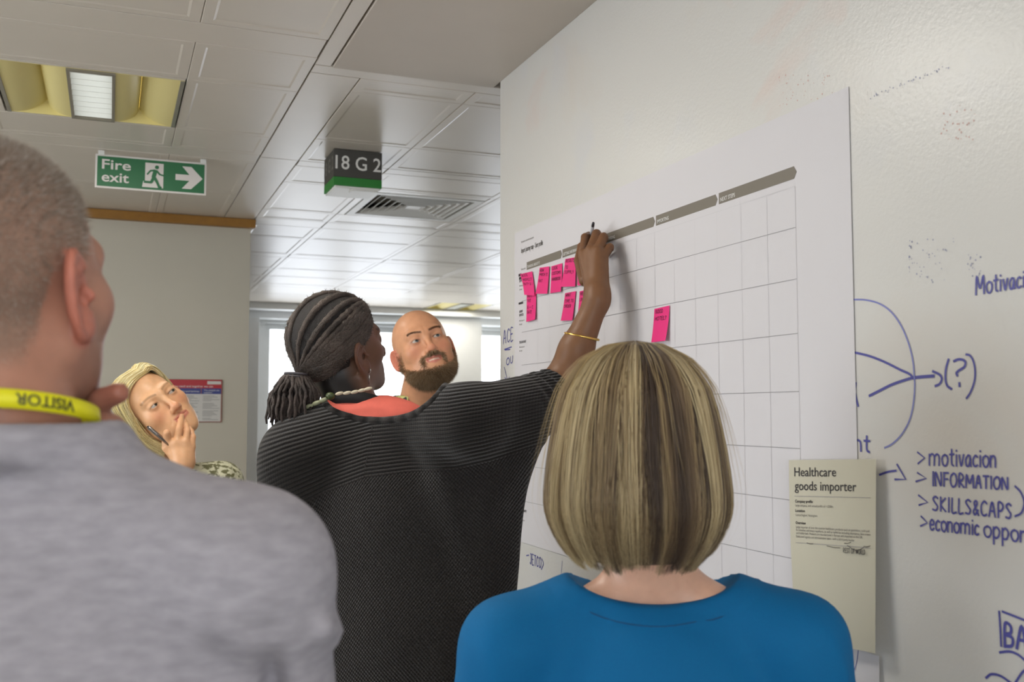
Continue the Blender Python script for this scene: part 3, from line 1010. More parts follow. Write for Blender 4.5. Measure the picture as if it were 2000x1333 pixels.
def legs_and_feet(parent, hip, r, f, trouser_m, shoe_m, top_z, hipw=0.095, girth=1.0, name='trousers', step=0.02):
    """trousers and shoes of a standing figure; returns nothing (hidden below the frame in the photo)"""
    hip = np.asarray(hip, float)
    J = []
    for sd in (-1, 1):
        a = hip+r*sd*hipw; kn = np.array([a[0], a[1], 0.48])+r*sd*0.02+f*0.015; an = np.array([kn[0], kn[1], 0.09])+r*sd*0.012-f*0.02
        J.append((a, kn, an))
    def fn(p):
        d = None
        for a, kn, an in J:
            e = chain(p, [a, kn, an], [0.092*girth, 0.068*girth, 0.055], 0.04)
            d = e if d is None else sm(d, e, 0.03)
        R3 = np.array([r, f, ZZ]).T
        d = sm(d, rell(p, hip+ZZ*0.03, (0.165*girth, 0.118*girth, 0.13), R3), 0.05)
        return smx(d, -(p[:, 2]-0.065), 0.006)
    V, F = surf(fn, hip+np.array([-0.34, -0.34, -hip[2]+0.0]), hip+np.array([0.34, 0.34, 0.22]), 0.014)
    obj(name, V, F, trouser_m, parent, True)
    for a, kn, an in J:
        def fs(p, an=an):
            d = cap(p, an+np.array([0, 0, -0.035]), an-f*0.02+np.array([0, 0, 0.03]), 0.045, 0.047)
            d = sm(d, cap(p, an-f*0.03+np.array([0, 0, -0.045]), an+f*0.15+np.array([0, 0, -0.05]), 0.042, 0.036), 0.04)
            return smx(d, -(p[:, 2]-0.004), 0.008)
        V, F = surf(fs, an+np.array([-0.25, -0.25, -0.10]), an+np.array([0.25, 0.25, 0.09]), 0.009)
        obj('shoe', V, F, shoe_m, parent, True)
def body_core(hip, r, f, sh_z, hipw=0.09, lean=0.0, wid=1.0):
    """plain torso and legs under the clothes, coarse, joined into the body mesh"""
    hip = np.asarray(hip, float)
    R3 = np.array([r, f, ZZ]).T
    top = np.array([hip[0], hip[1], sh_z])
    def fn(p):
        d = rell(p, hip+ZZ*0.02, (0.145*wid, 0.10, 0.11), R3)
        d = sm(d, rell(p, hip+ZZ*0.20, (0.125*wid, 0.090, 0.15), R3), 0.06)
        d = sm(d, rell(p, top-ZZ*0.17, (0.145*wid, 0.095, 0.17), R3), 0.06)
        for sd in (-1, 1):
            a = hip+r*sd*hipw; kn = np.array([a[0], a[1], 0.48])+r*sd*0.02+f*0.015; an = np.array([kn[0], kn[1], 0.09])+r*sd*0.012-f*0.02
            d = sm(d, chain(p, [a, kn, an, an+f*0.12-ZZ*0.055], [0.075, 0.052, 0.036, 0.026], 0.03), 0.03)
        return d
    V, F = surf(fn, (hip[0]-0.32, hip[1]-0.32, 0.0), (hip[0]+0.32, hip[1]+0.32, sh_z+0.05), 0.016)
    return V, F
M_hairs = {}
# ------------------------------------------------------------------ what hangs on the writing wall
def wallp(x, y, off=0.0):
    return onX(x, y, WX-off)
M_paper = mat('chart_paper', rgb(206, 203, 206), 0.6, 0.008, 4)
M_band_ = mat('chart_band', rgb(118, 111, 100), 0.6)
M_line = mat('chart_line', rgb(142, 140, 142), 0.6)
M_faint = mat('chart_faint_line', rgb(199, 196, 199), 0.6)
M_ink = mat('print_black', rgb(48, 44, 46), 0.6)
M_lgrey = mat('print_light', rgb(150, 146, 144), 0.6)
M_pwhite = mat('print_white', rgb(214, 212, 208), 0.6)

def sheet(name, corner, m, parent, nu=14, nv=14, bend=None, thick=0.0004):
    """corner(u, v) -> wall point (Y, Z); bend(u, v) -> distance from the wall"""
    v = []; f = []
    for i in range(nu+1):
        for j in range(nv+1):
            Y, Z = corner(i/nu, j/nv)
            v.append((WX-(bend(i/nu, j/nv) if bend else 0.0), Y, Z))
    n = len(v)
    for i in range(nu):
        for j in range(nv):
            a = i*(nv+1)+j; b = a+1; c = a+nv+2; d = a+nv+1
            f.append((a, b, c, d))
            f.append((n+a, n+d, n+c, n+b))
    v += [(x+thick, y, z) for x, y, z in v]
    ring = [i*(nv+1) for i in range(nu+1)]+[nu*(nv+1)+j for j in range(1, nv+1)]+[i*(nv+1)+nv for i in range(nu-1, -1, -1)]+[j for j in range(nv-1, 0, -1)]
    for k in range(len(ring)):
        a, b = ring[k], ring[(k+1) % len(ring)]
        f.append((a, b, n+b, n+a))
    return obj(name, v, f, m, parent, False)

CY0, CY1, CZ0, CZ1 = 2.618, 1.231, 1.150, 2.003        # chart: left, right, bottom, top
chart = thing('wall_chart', 'wide white printed journey chart with grey arrow bands taped to the wall', 'chart', (WX-0.003, (CY0+CY1)/2, CZ0))
def cbend(u, v):
    return 0.0016+0.0003*math.sin(u*9+v*2)+0.0002*math.sin(v*7+u*3)+0.0006*max(0, (u-0.965)/0.035)**2
sheet('chart_sheet', lambda u, v: (CY0+(CY1-CY0)*u, CZ0+(CZ1-CZ0)*v), M_paper, chart, 60, 24, cbend)
COFF = 0.0023
def cq(mb, y0, y1, z0, z1, off=COFF):
    mb.quad((WX-off, y0, z0), (WX-off, y0, z1), (WX-off, y1, z1), (WX-off, y1, z0))
# arrow bands across the top
BY = np.linspace(2.532, 1.361, 6); BZ = 1.8985
words = ['THINKING ABOUT IT', 'GETTING INFORMATION', 'PREPARING', 'IMPORTING', 'NEXT STEPS']
for k in range(5):
    a, b = BY[k]-0.004, BY[k+1]
    h = 0.0105; off = COFF
    pts = [(a, BZ-h), (a, BZ+h), (b+0.007, BZ+h), (b, BZ), (b+0.007, BZ-h)]
    v = [(WX-off, y, z) for y, z in pts]+[(WX-off+0.0004, y, z) for y, z in pts]
    f = [(0, 1, 2, 3, 4)]+[(i, 5+i, 5+(i+1) % 5, (i+1) % 5) for i in range(5)]
    bd_ = obj('arrow_band', v, f, M_band_, chart)
    mb = MB()
    put_text(mb, words[k], 0.0105, WALLF((WX-off-0.0005, a-0.005, BZ-0.0065)), 0.01, 0.85)
    mb.build('lettering', M_pwhite, bd_)
# grid
ROWZ = [1.806, 1.720, 1.630, 1.5345, 1.4415, 1.356, 1.261]
mb = MB()
for z in ROWZ: cq(mb, 2.565, 1.366, z-0.00055, z+0.00055)
mb.build('row_lines', M_line, chart)['kind'] = 'stuff'
mb = MB()
for k in range(16):
    y = 2.532+(1.366-2.532)*k/15
    cq(mb, y+0.0004, y-0.0004, 1.205, 1.875, COFF-0.0001)
cq(mb, 2.532, 1.366, 1.8745, 1.8757, COFF-0.0001)
mb.build('column_lines', M_faint, chart)['kind'] = 'stuff'
mb = MB()
put_text(mb, 'Import journey map - User profile', 0.020, WALLF((WX-COFF, 2.568, 1.940)), 0.012, width=0.150)
mb.build('heading', mat('heading_grey', rgb(92, 88, 84), 0.6), chart)
mb = MB()
put_text(mb, 'User research: companies that import goods', 0.0085, WALLF((WX-COFF, 2.568, 1.968)), width=0.088)
put_text(mb, 'User goals', 0.0085, WALLF((WX-COFF, 2.569, 1.892)), width=0.033)
mb.build('subheading', M_lgrey, chart)
labels = [('STEPS', 1.860), ('EXPERT\nSERVICES', 1.775), ('TOUCHPOINT', 1.690), ('CHANNELS', 1.592), ('THOUGHTS', 1.505), ('FEELINGS', 1.41), ('OPPORTUNITY\nIDEAS', 1.232)]
mb = MB(); mg = MB()
for t_, z in labels:
    put_text(mb, t_, 0.0095, WALLF((WX-COFF, 2.583, z)), 0.01, 0.8)
    for q in range(2): put_text(mg, ['What happens at', 'this stage'][q], 0.0062, WALLF((WX-COFF, 2.583, z-0.012-0.010*q-(0.012 if '\n' in t_ else 0))), 0.0, 0.9)
mb.build('row_titles', M_ink, chart)['kind'] = 'stuff'
mg.build('row_notes', M_lgrey, chart)['kind'] = 'stuff'
mb = MB()
for (x, y, w, h) in ((1016, 538, 7, 4.0), (1017, 544, 8, 4.0), (1017, 593, 11, 3.2)):
    p = wallp(x, y)
    cq(mb, p[1]+w*0.0008, p[1]-w*0.0021, p[2]-h*0.0009, p[2]+h*0.0009, COFF+0.0003)
mb.build('marker_blots', M_ink, chart)['kind'] = 'stuff'

# ---- sheets beside the chart
M_cream = mat('cream_paper', rgb(191, 186, 167), 0.6, 0.01, 6)
TLc, TRc, BRc, BLc = (1.379, 1.4225), (1.1785, 1.4325), (1.1765, 1.1570), (1.369, 1.139)
page = thing('profile_page', 'cream printed page headed Healthcare goods importer, pinned beside the chart', 'page', (WX-0.01, 1.28, 1.16))
def pc(u, v):      # u across, v down
    t = [TLc[i]*(1-u)+TRc[i]*u for i in (0, 1)]; b = [BLc[i]*(1-u)+BRc[i]*u for i in (0, 1)]
    return (t[0]*(1-v)+b[0]*v, t[1]*(1-v)+b[1]*v)
def pb(u, v): return 0.0150-0.002*u+0.012*v**2*u+0.003*v*(1-v)*4
sheet('page_sheet', lambda u, v: pc(u, 1-v), M_cream, page, 10, 16, lambda u, v: pb(u, 1-v))
def page_text(mb, s, size, u, v, bold=0.0, sx=1.0, width=None):
    tv, tf = text_mesh(s, size, bold, sx, 0.0)
    if width: tv[:, 0] = (tv[:, 0]-tv[:, 0].min())*width/(tv[:, 0].max()-tv[:, 0].min())
    W_, H_ = 0.2006, 0.281
    out = []
    for x, y, _ in tv:
        uu = u+x/W_; vv = v-y/H_
        Y, Z = pc(uu, vv)
        out.append((WX-pb(uu, vv)-0.0007, Y, Z))
    mb.add(out, tf)
mb = MB()
page_text(mb, 'Healthcare', 0.0205, 0.072, 0.092, 0.006, width=0.101)
page_text(mb, 'goods importer', 0.0205, 0.076, 0.170, 0.006, width=0.145)
mb.build('heading', M_ink, page)
mb = MB()
for s_, v_, w_ in (('Company profile', 0.240, 0.044), ('Location', 0.293, 0.024), ('Overview', 0.361, 0.026)):
    page_text(mb, s_, 0.0062, 0.078, v_, 0.02, width=w_)
mb.build('section_titles', M_ink, page)
mb = MB()
for s_, v_, w_ in (('Large company, with annual profits of > £200m.', 0.262, 0.093), ('Central England, Nottingham.', 0.316, 0.055), ('Large importer of over the counter healthcare products such as painkillers, cold and', 0.383, 0.172),
                   ('flu remedies and insect repellents, as well as toiletries including shampoos, face cream', 0.400, 0.175), ('and bubble bath. Products are manufactured in Europe and imported to the UK.', 0.417, 0.158), ('Dedicated logistics and administrative team - with a third party haulier', 0.436, 0.140)):
    page_text(mb, s_, 0.0052, 0.080, v_, 0.0, width=w_)
mb.build('body_text', mat('print_mid', rgb(96, 92, 90), 0.6), page)
def prule(v0):
    mb = MB()
    a = [pc(0.07, v0), pc(0.95, v0-0.002), pc(0.95, v0+0.0012), pc(0.07, v0+0.0032)]
    o_ = [pb(0.07, v0), pb(0.95, v0), pb(0.95, v0), pb(0.07, v0)]
    mb.add([(WX-o-0.0006, y, z) for (y, z), o in zip(a, o_)], [(0, 1, 2, 3)])
    mb.build('rule', M_lgrey, page)
prule(0.203); prule(0.464)
under = thing('paper_sheet', 'plain white sheet low on the wall below the importer page', 'paper', (WX-0.002, 1.3, 0.86))
sheet('sheet', lambda u, v: (1.47+(1.192-1.47)*u, 0.87+(1.148-0.87)*v), M_paper, under, 8, 8, lambda u, v: 0.0014+0.004*u**6)

# ---- handwriting: a small stroke alphabet
GL = {
 'm': (1.15, [[(0, .6), (0, 0)], [(0, .45), (.25, .62), (.5, .5), (.5, 0)], [(.5, .45), (.75, .62), (1, .5), (1, 0)]]),
 'o': (.62, [[(.3, .6), (.05, .5), (0, .25), (.15, .02), (.4, .0), (.58, .25), (.5, .52), (.25, .6)]]),
 't': (.45, [[(.2, .9), (.2, .15), (.4, 0)], [(0, .62), (.42, .64)]]),
 'i': (.2, [[(.08, .6), (.08, 0)], [(.08, .86), (.09, .82)]]),
 'v': (.5, [[(0, .6), (.22, 0), (.46, .62)]]),
 'u': (.55, [[(0, .6), (.02, .15), (.2, 0), (.45, .15), (.48, .6), (.5, 0)]]),
 'a': (.6, [[(.48, .55), (.25, .6), (.02, .35), (.1, .03), (.35, .05), (.48, .5), (.5, .1), (.58, 0)]]),
 'c': (.5, [[(.45, .52), (.25, .6), (.03, .4), (.05, .1), (.25, 0), (.46, .08)]]),
 'n': (.6, [[(0, .6), (0, 0)], [(0, .42), (.22, .6), (.46, .5), (.5, 0)]]),
 'e': (.55, [[(.03, .3), (.46, .34), (.4, .57), (.18, .6), (.02, .35), (.1, .06), (.32, 0), (.5, .1)]]),
 'p': (.58, [[(0, .6), (.02, -.35)], [(.0, .45), (.25, .62), (.5, .4), (.4, .08), (.18, 0), (.02, .1)]]),
 'r': (.42, [[(0, .6), (0, 0)], [(0, .4), (.18, .58), (.4, .55)]]),
 's': (.45, [[(.4, .55), (.18, .6), (.05, .45), (.35, .25), (.36, .05), (.1, 0), (.0, .06)]]),
 'y': (.5, [[(0, .6), (.22, .05)], [(.46, .62), (.1, -.4)]]),
 'I': (.2, [[(.08, 1), (.08, 0)]]), 'N': (.75, [[(0, 0), (0, 1), (.6, 0), (.62, 1)]]), 'F': (.6, [[(.05, 1), (.05, 0)], [(0, .98), (.55, 1)], [(.05, .52), (.45, .54)]]),
 'O': (.8, [[(.4, 1), (.08, .8), (.02, .35), (.25, .0), (.58, .1), (.72, .55), (.55, .95), (.3, .99)]]), 'R': (.65, [[(.05, 0), (.05, 1), (.4, .95), (.5, .72), (.3, .5), (.06, .48), (.55, 0)]]),
 'M': (.95, [[(0, 0), (.08, 1), (.42, .3), (.78, 1), (.85, 0)]]), 'A': (.7, [[(0, 0), (.3, 1), (.6, 0)], [(.1, .38), (.52, .38)]]), 'T': (.65, [[(.3, 1), (.3, 0)], [(0, .98), (.62, 1)]]),
 'S': (.6, [[(.52, .88), (.3, 1), (.06, .82), (.3, .52), (.5, .3), (.36, .02), (.04, .06)]]), 'K': (.6, [[(.05, 1), (.05, 0)], [(.5, .95), (.08, .45), (.55, 0)]]), 'L': (.5, [[(.05, 1), (.05, 0), (.45, .02)]]),
 'U': (.65, [[(.02, 1), (.04, .25), (.25, 0), (.5, .2), (.55, 1)]]), 'C': (.65, [[(.58, .85), (.35, 1), (.06, .7), (.08, .2), (.32, 0), (.58, .12)]]), 'P': (.6, [[(.05, 0), (.05, 1), (.4, .95), (.5, .7), (.3, .45), (.06, .46)]]),
 'D': (.7, [[(.05, 0), (.05, 1), (.4, .9), (.6, .5), (.4, .08), (.02, 0)]]), 'B': (.62, [[(.05, 0), (.05, 1), (.4, .92), (.4, .62), (.08, .54), (.5, .42), (.48, .08), (.04, 0)]]), 'E': (.58, [[(.5, 1), (.05, .98), (.05, 0), (.5, .02)], [(.05, .52), (.42, .54)]]),
 'J': (.55, [[(.1, 1), (.5, 1)], [(.34, 1), (.34, .2), (.18, 0), (.0, .15)]]), 'G': (.7, [[(.6, .85), (.35, 1), (.05, .65), (.1, .15), (.38, 0), (.62, .2), (.62, .48), (.38, .48)]]), 'H': (.65, [[(.03, 1), (.03, 0)], [(.55, 1), (.55, 0)], [(.03, .5), (.55, .52)]]),
 'W': (.9, [[(0, 1), (.18, 0), (.42, .75), (.62, 0), (.85, 1)]]), 'Y': (.6, [[(0, 1), (.28, .5)], [(.56, 1), (.2, 0)]]), 'V': (.6, [[(0, 1), (.28, 0), (.56, 1)]]),
 '?': (.5, [[(.03, .82), (.22, 1), (.46, .8), (.22, .5), (.22, .28)], [(.22, .06), (.22, 0)]]), '&': (.6, [[(.55, 0), (.12, .75), (.3, .98), (.4, .75), (.05, .25), (.2, 0), (.5, .35)]]), '-': (.4, [[(.03, .45), (.33, .48)]]), ')': (.3, [[(.02, 1.05), (.2, .6), (.02, -.05)]]), ' ': (.35, []), '£': (.5, []), ',': (.2, [[(.1, .05), (.03, -.15)]]), '+': (.5, [[(.2, .7), (.2, .2)], [(.0, .45), (.42, .47)]]), '>': (.5, [[(0, .9), (.45, .45), (.05, .05)]]), '/': (.3, [[(.3, 1), (0, 0)]]),
}
def smooth_line(pts, n=5):
    pts = [np.asarray(p, float) for p in pts]
    if len(pts) < 3: return pts
    e = [2*pts[0]-pts[1]]+pts+[2*pts[-1]-pts[-2]]
    out = []
    for i in range(1, len(e)-2):
        for k in range(n):
            u = k/n
            out.append(0.5*(2*e[i]+(e[i+1]-e[i-1])*u+(2*e[i-1]-5*e[i]+4*e[i+1]-e[i+2])*u*u+(3*e[i]-e[i-1]-3*e[i+1]+e[i+2])*u**3))
    return out+[pts[-1]]
def ribbon(mb, P3, w):
    """flat stroke on the wall plane; P3 wall points (X, Y, Z)"""
    P3 = np.array(P3)
    if len(P3) < 2: return
    P3[:, 0] -= np.linspace(0, 6e-5, len(P3))
    t = np.gradient(P3[:, 1:], axis=0)
    t /= np.linalg.norm(t, axis=1)[:, None]+1e-12
    nrm = np.c_[-t[:, 1], t[:, 0]]
    L = P3.copy(); R_ = P3.copy()
    P3[0, 1:] -= t[0]*w*0.35; P3[-1, 1:] += t[-1]*w*0.35
    L = P3.copy(); R_ = P3.copy()
    L[:, 1:] += nrm*w/2; R_[:, 1:] -= nrm*w/2
    v = np.empty((2*len(P3), 3)); v[0::2] = L; v[1::2] = R_
    mb.add(v, [(2*i, 2*i+1, 2*i+3, 2*i+2) for i in range(len(P3)-1)])
_wn = [0]
def stroke_px(mb, pts, w, off=0.0008, smooth=True):
    pts = smooth_line(pts) if smooth else pts
    _wn[0] += 1
    o_ = off+0.000007*(_wn[0] % 30)
    ribbon(mb, [wallp(x, y, o_) for x, y in pts], w)
def word_px(mb, s, a, b, h, w, off=0.0008, offf=None):
    """s written from baseline pixel a to b with cap height h (start, end)"""
    tot = sum(GL[c][0]+0.16 for c in s)-0.16
    x = 0.0
    a = np.array(a, float); b = np.array(b, float)
    for c in s:
        g = GL[c]
        for st in g[1]:
            pts = []
            for (gx, gy) in smooth_line(st):
                u = (x+gx)/tot
                hh = h[0]*(1-u)+h[1]*u
                q = a+(b-a)*u+np.array([0, -gy*hh])
                pts.append(q)
            _wn[0] += 1
            o_ = off+0.000007*(_wn[0] % 30)
            ribbon(mb, [wallp(q[0], q[1], o_) for q in pts], w)
        x += g[0]+0.16
M_mark = mat('blue_marker', rgb(78, 78, 150), 0.5)
M_mark2 = mat('blue_marker_thin', rgb(120, 124, 182), 0.5)
def Z7(p): return [(1500+x/3.03, 460+y/3.03) for x, y in p]
def Z8(p): return [(1500+x/2.818, 860+y/2.818) for x, y in p]
def writing(name, label, fn, m=M_mark):
    mb = MB(); fn(mb)
    o_ = mb.build(name, m, wall_right)
    o_['label'] = label; o_['kind'] = 'stuff'
def w1(mb):
    W_ = 0.0027
    stroke_px(mb, [(1792, 884), (1806, 895), (1793, 906)], W_, smooth=False); word_px(mb, 'motivacion', (1815, 909), (1946, 913), (35, 36), W_)
    stroke_px(mb, [(1792, 924), (1809, 935), (1789, 941)], W_, smooth=False); word_px(mb, 'INFORMATION', (1821, 949), (1970, 957), (27, 23), W_)
    stroke_px(mb, [(1794, 968), (1812, 982), (1795, 987)], W_, smooth=False); word_px(mb, 'SKILLS&CAPS', (1821, 997), (1976, 1014), (27, 29), W_)
    stroke_px(mb, [(1799, 1009), (1811, 1022), (1798, 1028)], W_, smooth=False); word_px(mb, 'economic', (1816, 1035), (1912, 1046), (32, 32), W_)
    word_px(mb, 'opportunity', (1922, 1048), (2090, 1074), (34, 38), W_)
    stroke_px(mb, Z8([(1360, 255), (1392, 290), (1410, 345), (1395, 400), (1360, 420)]), W_)
writing('list_writing', 'blue marker list reading motivacion, INFORMATION, SKILLS & CAPS, economic oppor', w1)
def w2(mb):
    W_ = 0.0027
    word_px(mb, 'Motivacion', (1906, 576), (2030, 556), (36, 34), W_)
writing('heading_writing', 'blue marker word Motivacion at the right edge', w2)
def w3(mb):
    W_ = 0.0036
    stroke_px(mb, Z7([(505, 692), (600, 715), (690, 750), (780, 795), (835, 820), (860, 845)]), W_)
    stroke_px(mb, Z7([(600, 950), (660, 920), (730, 885), (800, 860), (850, 845)]), 0.0042)
    stroke_px(mb, Z7([(860, 843), (920, 837), (980, 833)]), 0.0046)
    stroke_px(mb, Z7([(975, 805), (1015, 825), (1028, 850), (1015, 880), (990, 892)]), W_)
    stroke_px(mb, Z7([(1068, 735), (1053, 790), (1050, 850), (1060, 890), (1085, 910)]), W_)
    stroke_px(mb, Z7([(1100, 745), (1125, 735), (1155, 738), (1168, 755), (1160, 780), (1130, 800), (1115, 815), (1120, 830)]), W_)
    stroke_px(mb, Z7([(1132, 875), (1133, 893)]), W_)
    stroke_px(mb, Z7([(1172, 705), (1195, 712), (1215, 745), (1225, 800), (1222, 860), (1200, 925), (1175, 965)]), 0.0030)
    stroke_px(mb, Z7([(520, 875), (514, 930), (512, 960)]), W_); stroke_px(mb, Z7([(510, 965), (516, 935), (525, 980), (533, 1010)]), W_)
    word_px(mb, 'nt', (1669, 880), (1699, 884), (34, 34), W_)
writing('diagram_writing', 'blue marker brace and arrow pointing to a question mark in brackets', w3)
writing('diagram_arc', 'thin blue marker arc right of the chart', lambda mb: stroke_px(mb, Z7([(495, 380), (580, 383), (660, 405), (730, 455), (790, 540), (835, 650), (858, 750), (865, 840), (868, 900), (858, 1010), (835, 1100), (790, 1180), (735, 1235), (690, 1258)]), 0.0026), M_mark2)
def w4(mb):
    W_ = 0.0032
    stroke_px(mb, [(1718, 928), (1735, 922), (1750, 920)], W_)
    stroke_px(mb, [(1752, 908), (1769, 937), (1748, 937)], W_, smooth=False)
    stroke_px(mb, Z8([(1272, 945), (1278, 1040), (1283, 1135)]), 0.0030); stroke_px(mb, Z8([(1290, 945), (1350, 968), (1430, 1000)]), 0.0030)
    word_px(mb, 'BARRIER', (1961, 1263), (2120, 1290), (44, 50), 0.0042)
    stroke_px(mb, Z8([(1275, 1170), (1330, 1165), (1380, 1185), (1425, 1225)]), W_)
    stroke_px(mb, Z8([(1200, 1310), (1230, 1290), (1280, 1300), (1340, 1340)]), W_); stroke_px(mb, Z8([(1360, 1340), (1400, 1280), (1440, 1250)]), W_)
writing('box_writing', 'blue marker boxed word starting BA at the lower right', w4)
def w5(mb):
    W_ = 0.0032
    word_px(mb, 'ACE', (983, 672), (1002, 665), (26, 25), W_)
    stroke_px(mb, [(985, 683), (999, 678)], W_); stroke_px(mb, [(986, 684), (996, 683)], W_)
    word_px(mb, 'OU', (989, 714), (1002, 708), (13, 13), W_)
    stroke_px(mb, [(985, 718), (988, 731), (991, 743)], W_); stroke_px(mb, [(986, 738), (991, 744), (995, 737)], W_)
writing('edge_writing', 'small blue marker writing at the wall edge left of the chart', w5)
def w6(mb):
    W_ = 0.0027
    stroke_px(mb, [(1028, 1086), (1033, 1085)], W_)
    word_px(mb, 'JETCO', (1035, 1102), (1057, 1110), (20, 20), W_)
    stroke_px(mb, [(1058, 1092), (1061, 1102), (1057, 1113)], W_)
    stroke_px(mb, [(1098, 1096), (1096, 1122), (1097, 1150)], 0.0014); stroke_px(mb, [(1008, 1108), (1009, 1112)], 0.004)
writing('low_writing', 'blue marker word JETCO on the wall below the chart', w6)
# leftover specks of wiped marker
M_speck = mat('marker_speck', rgb(150, 152, 176), 0.6)
M_speckr = mat('marker_speck_red', rgb(202, 158, 148), 0.6)
for m_, spots in ((M_speck, [(1700+150*t+3*math.sin(t*40), 190-60*t+3*math.cos(t*57)) for t in np.linspace(0, 1, 34)]+[(1775+90*random.random()**1.5, 462+90*random.random()) for _ in range(46)]+[(1890+26*random.random(), 495+50*random.random()) for _ in range(18)]),
                  (M_speckr, [(1520+110*random.random(), 200-70*random.random()+30*random.random()) for _ in range(40)]+[(1838+70*random.random(), 205+70*random.random()) for _ in range(30)])):
    mb = MB()
    for (x, y) in spots:
        p = wallp(x, y, 0.0006); r_ = 0.0006+0.0008*random.random()
        mb.add([(p[0], p[1]+r_*math.cos(k*1.2566), p[2]+r_*1.2*math.sin(k*1.2566)) for k in range(5)], [(0, 1, 2, 3, 4)])
    mb.build('marker_specks', m_, wall_right)['kind'] = 'stuff'
# pen notes on the page, and on the white sheet
mb = MB()
for a, b in (((1615, 1067), (1641, 1071)), ((1649, 1062), (1662, 1060)), ((1655, 1066), (1672, 1076)), ((1672, 1076), (1687, 1070)), ((1576, 1061), (1588, 1063)), ((1687, 1068), (1700, 1067))):
    stroke_px(mb, [a, ((a[0]+b[0])/2, (a[1]+b[1])/2+1.2), b], 0.0010, 0.0215)
word_px(mb, 'REST OF WORLD', (1647, 1080), (1690, 1084), (9, 9), 0.0010, 0.0215)
mb.build('pen_note', M_ink, page)
mb = MB(); stroke_px(mb, [(1677, 1262), (1674, 1290), (1668, 1312)], 0.0012, 0.0032); mb.build('pen_line', M_mark, under)

# ---- pink sticky notes
M_pink = mat('pink_sticky', rgb(226, 44, 122), 0.65, 0.02, 20)
def ZP(p): return [(980+x/6.347, 430+y/6.347) for x, y in p]
notes = [
 (ZP([(233, 672), (380, 637), (428, 940), (312, 930)]), ['BOOK', 'INSPECT', 'DUTY & I'], 'tilted pink sticky note at the far left, upper of the overlapping pair', 0.007),
 (ZP([(312, 905), (428, 900), (432, 1235), (315, 1265)]), ['DUTY', 'VAT', '& + C', 'RATE'], 'pink sticky note at the far left, lower of the overlapping pair', 0.004),
 (ZP([(475, 592), (594, 575), (578, 915), (440, 915)]), ['HOW', 'MUCH IS', 'VAT'], 'second pink sticky note from the left in the top row', 0.004),
 (ZP([(615, 575), (748, 535), (750, 888), (610, 910)]), ['LOOK', 'CUSTOMS', 'HANDBOOK'], 'third pink sticky note from the left in the top row', 0.004),
 (ZP([(790, 485), (918, 460), (925, 825), (755, 830)]), ['RESULTS', 'TO', 'SUPPLY'], 'fourth pink sticky note in the top row, left of the writing hand', 0.005),
 (ZP([(932, 480), (1050, 450), (1060, 800), (955, 815)]), ['CHECK', 'COST'], 'pink sticky note in the top row mostly hidden behind the wrist', 0.004),
 (ZP([(785, 908), (918, 882), (885, 1245), (748, 1250)]), ['WHAT', 'TYPE TO', 'ORDER'], 'pink sticky note in the second row, left of the forearm', 0.004),
 (ZP([(968, 885), (1085, 860), (1080, 1200), (950, 1225)]), ['HELP', 'LINE'], 'pink sticky note in the second row hidden behind the forearm', 0.004),
 (ZP([(1140, 930), (1258, 905), (1250, 1185), (1130, 1205)]), ['PHONE'], 'pink sticky note whose right edge shows right of the forearm', 0.012),
 ([(1278, 604), (1307.5, 597), (1306, 666), (1275.5, 669.5)], ['GOOD', 'HOTEL?'], 'lone pink sticky note reading GOOD HOTEL above the bobbed head', 0.008),
]
for k, (q, lines, lab_, lift) in enumerate(notes):
    A, B, C_, D_ = (wallp(x, y, 0.004)[1:] for x, y in q)
    base_off = 0.0040+0.0006*(k % 3)+(0.001 if k == 0 else 0)
    bp = (np.array(C_)+np.array(D_))/2
    t = thing('sticky_note', lab_, 'sticky note', (WX-0.007, bp[0], bp[1]), 'pink sticky notes on the chart')
    def cn(u, v, A=A, B=B, C_=C_, D_=D_):
        p = (np.array(A)*(1-u)+np.array(B)*u)*(1-v)+(np.array(D_)*(1-u)+np.array(C_)*u)*v
        return p
    def bn(u, v, base_off=base_off, lift=lift, k=k): return base_off+lift*v**2*(0.55+0.45*u if k % 2 else 1.0-0.4*u)
    sheet('note_sheet', lambda u, v: tuple(cn(u, 1-v)), M_pink, t, 4, 8, lambda u, v: bn(u, 1-v), 0.0002)
    mb = MB()
    step = 0.20 if len(lines) > 2 else 0.23
    for li, s_ in enumerate(lines):
        tot = sum(GL[c][0]+0.16 for c in s_)
        wid = min(0.82, 0.13*len(s_)); hgt = 0.105
        x = 0.0
        for c in s_:
            for st in GL[c][1]:
                pts = []
                for gx, gy in smooth_line(st, 3):
                    u = 0.10+wid*(x+gx)/tot; v_ = 0.15+step*li+0.02*math.sin(li*3+k)-gy*hgt+0.03*(u-0.5)
                    p = cn(u, v_)
                    pts.append((WX-bn(u, v_)-0.0005, p[0], p[1]))
                ribbon(mb, pts, 0.0012)
            x += GL[c][0]+0.16
    mb.build('handwriting', mat('pen_on_pink', rgb(84, 18, 52), 0.6), t)['kind'] = 'stuff'
# ------------------------------------------------------------------ the bald bearded man beyond the wall's end
def skin_mat(name, rough=0.45, spec=0.4, sss=0.06, bump=0.05):
    return mat(name, None, rough, 0.05, 60, bump, 500, spec=spec, attr='col', sss=sss, bdist=0.002)
M_skin = skin_mat('skin_fair', 0.40)
M_hair = mat('hair_strands', None, 0.42, attr='col', spec=0.4)
M_beard = mat('beard_strands', None, 0.6, attr='col', spec=0.25)
M_jeans = mat('dark_trousers', rgb(44, 46, 58), 0.9, 0.12, 120)
M_black = mat('black_trousers', rgb(30, 29, 31), 0.9, 0.12, 120)
M_shoe = mat('shoe_leather', rgb(32, 28, 26), 0.4)

def flatcol(V, c): return np.tile(np.array(c[:3]), (len(V), 1))

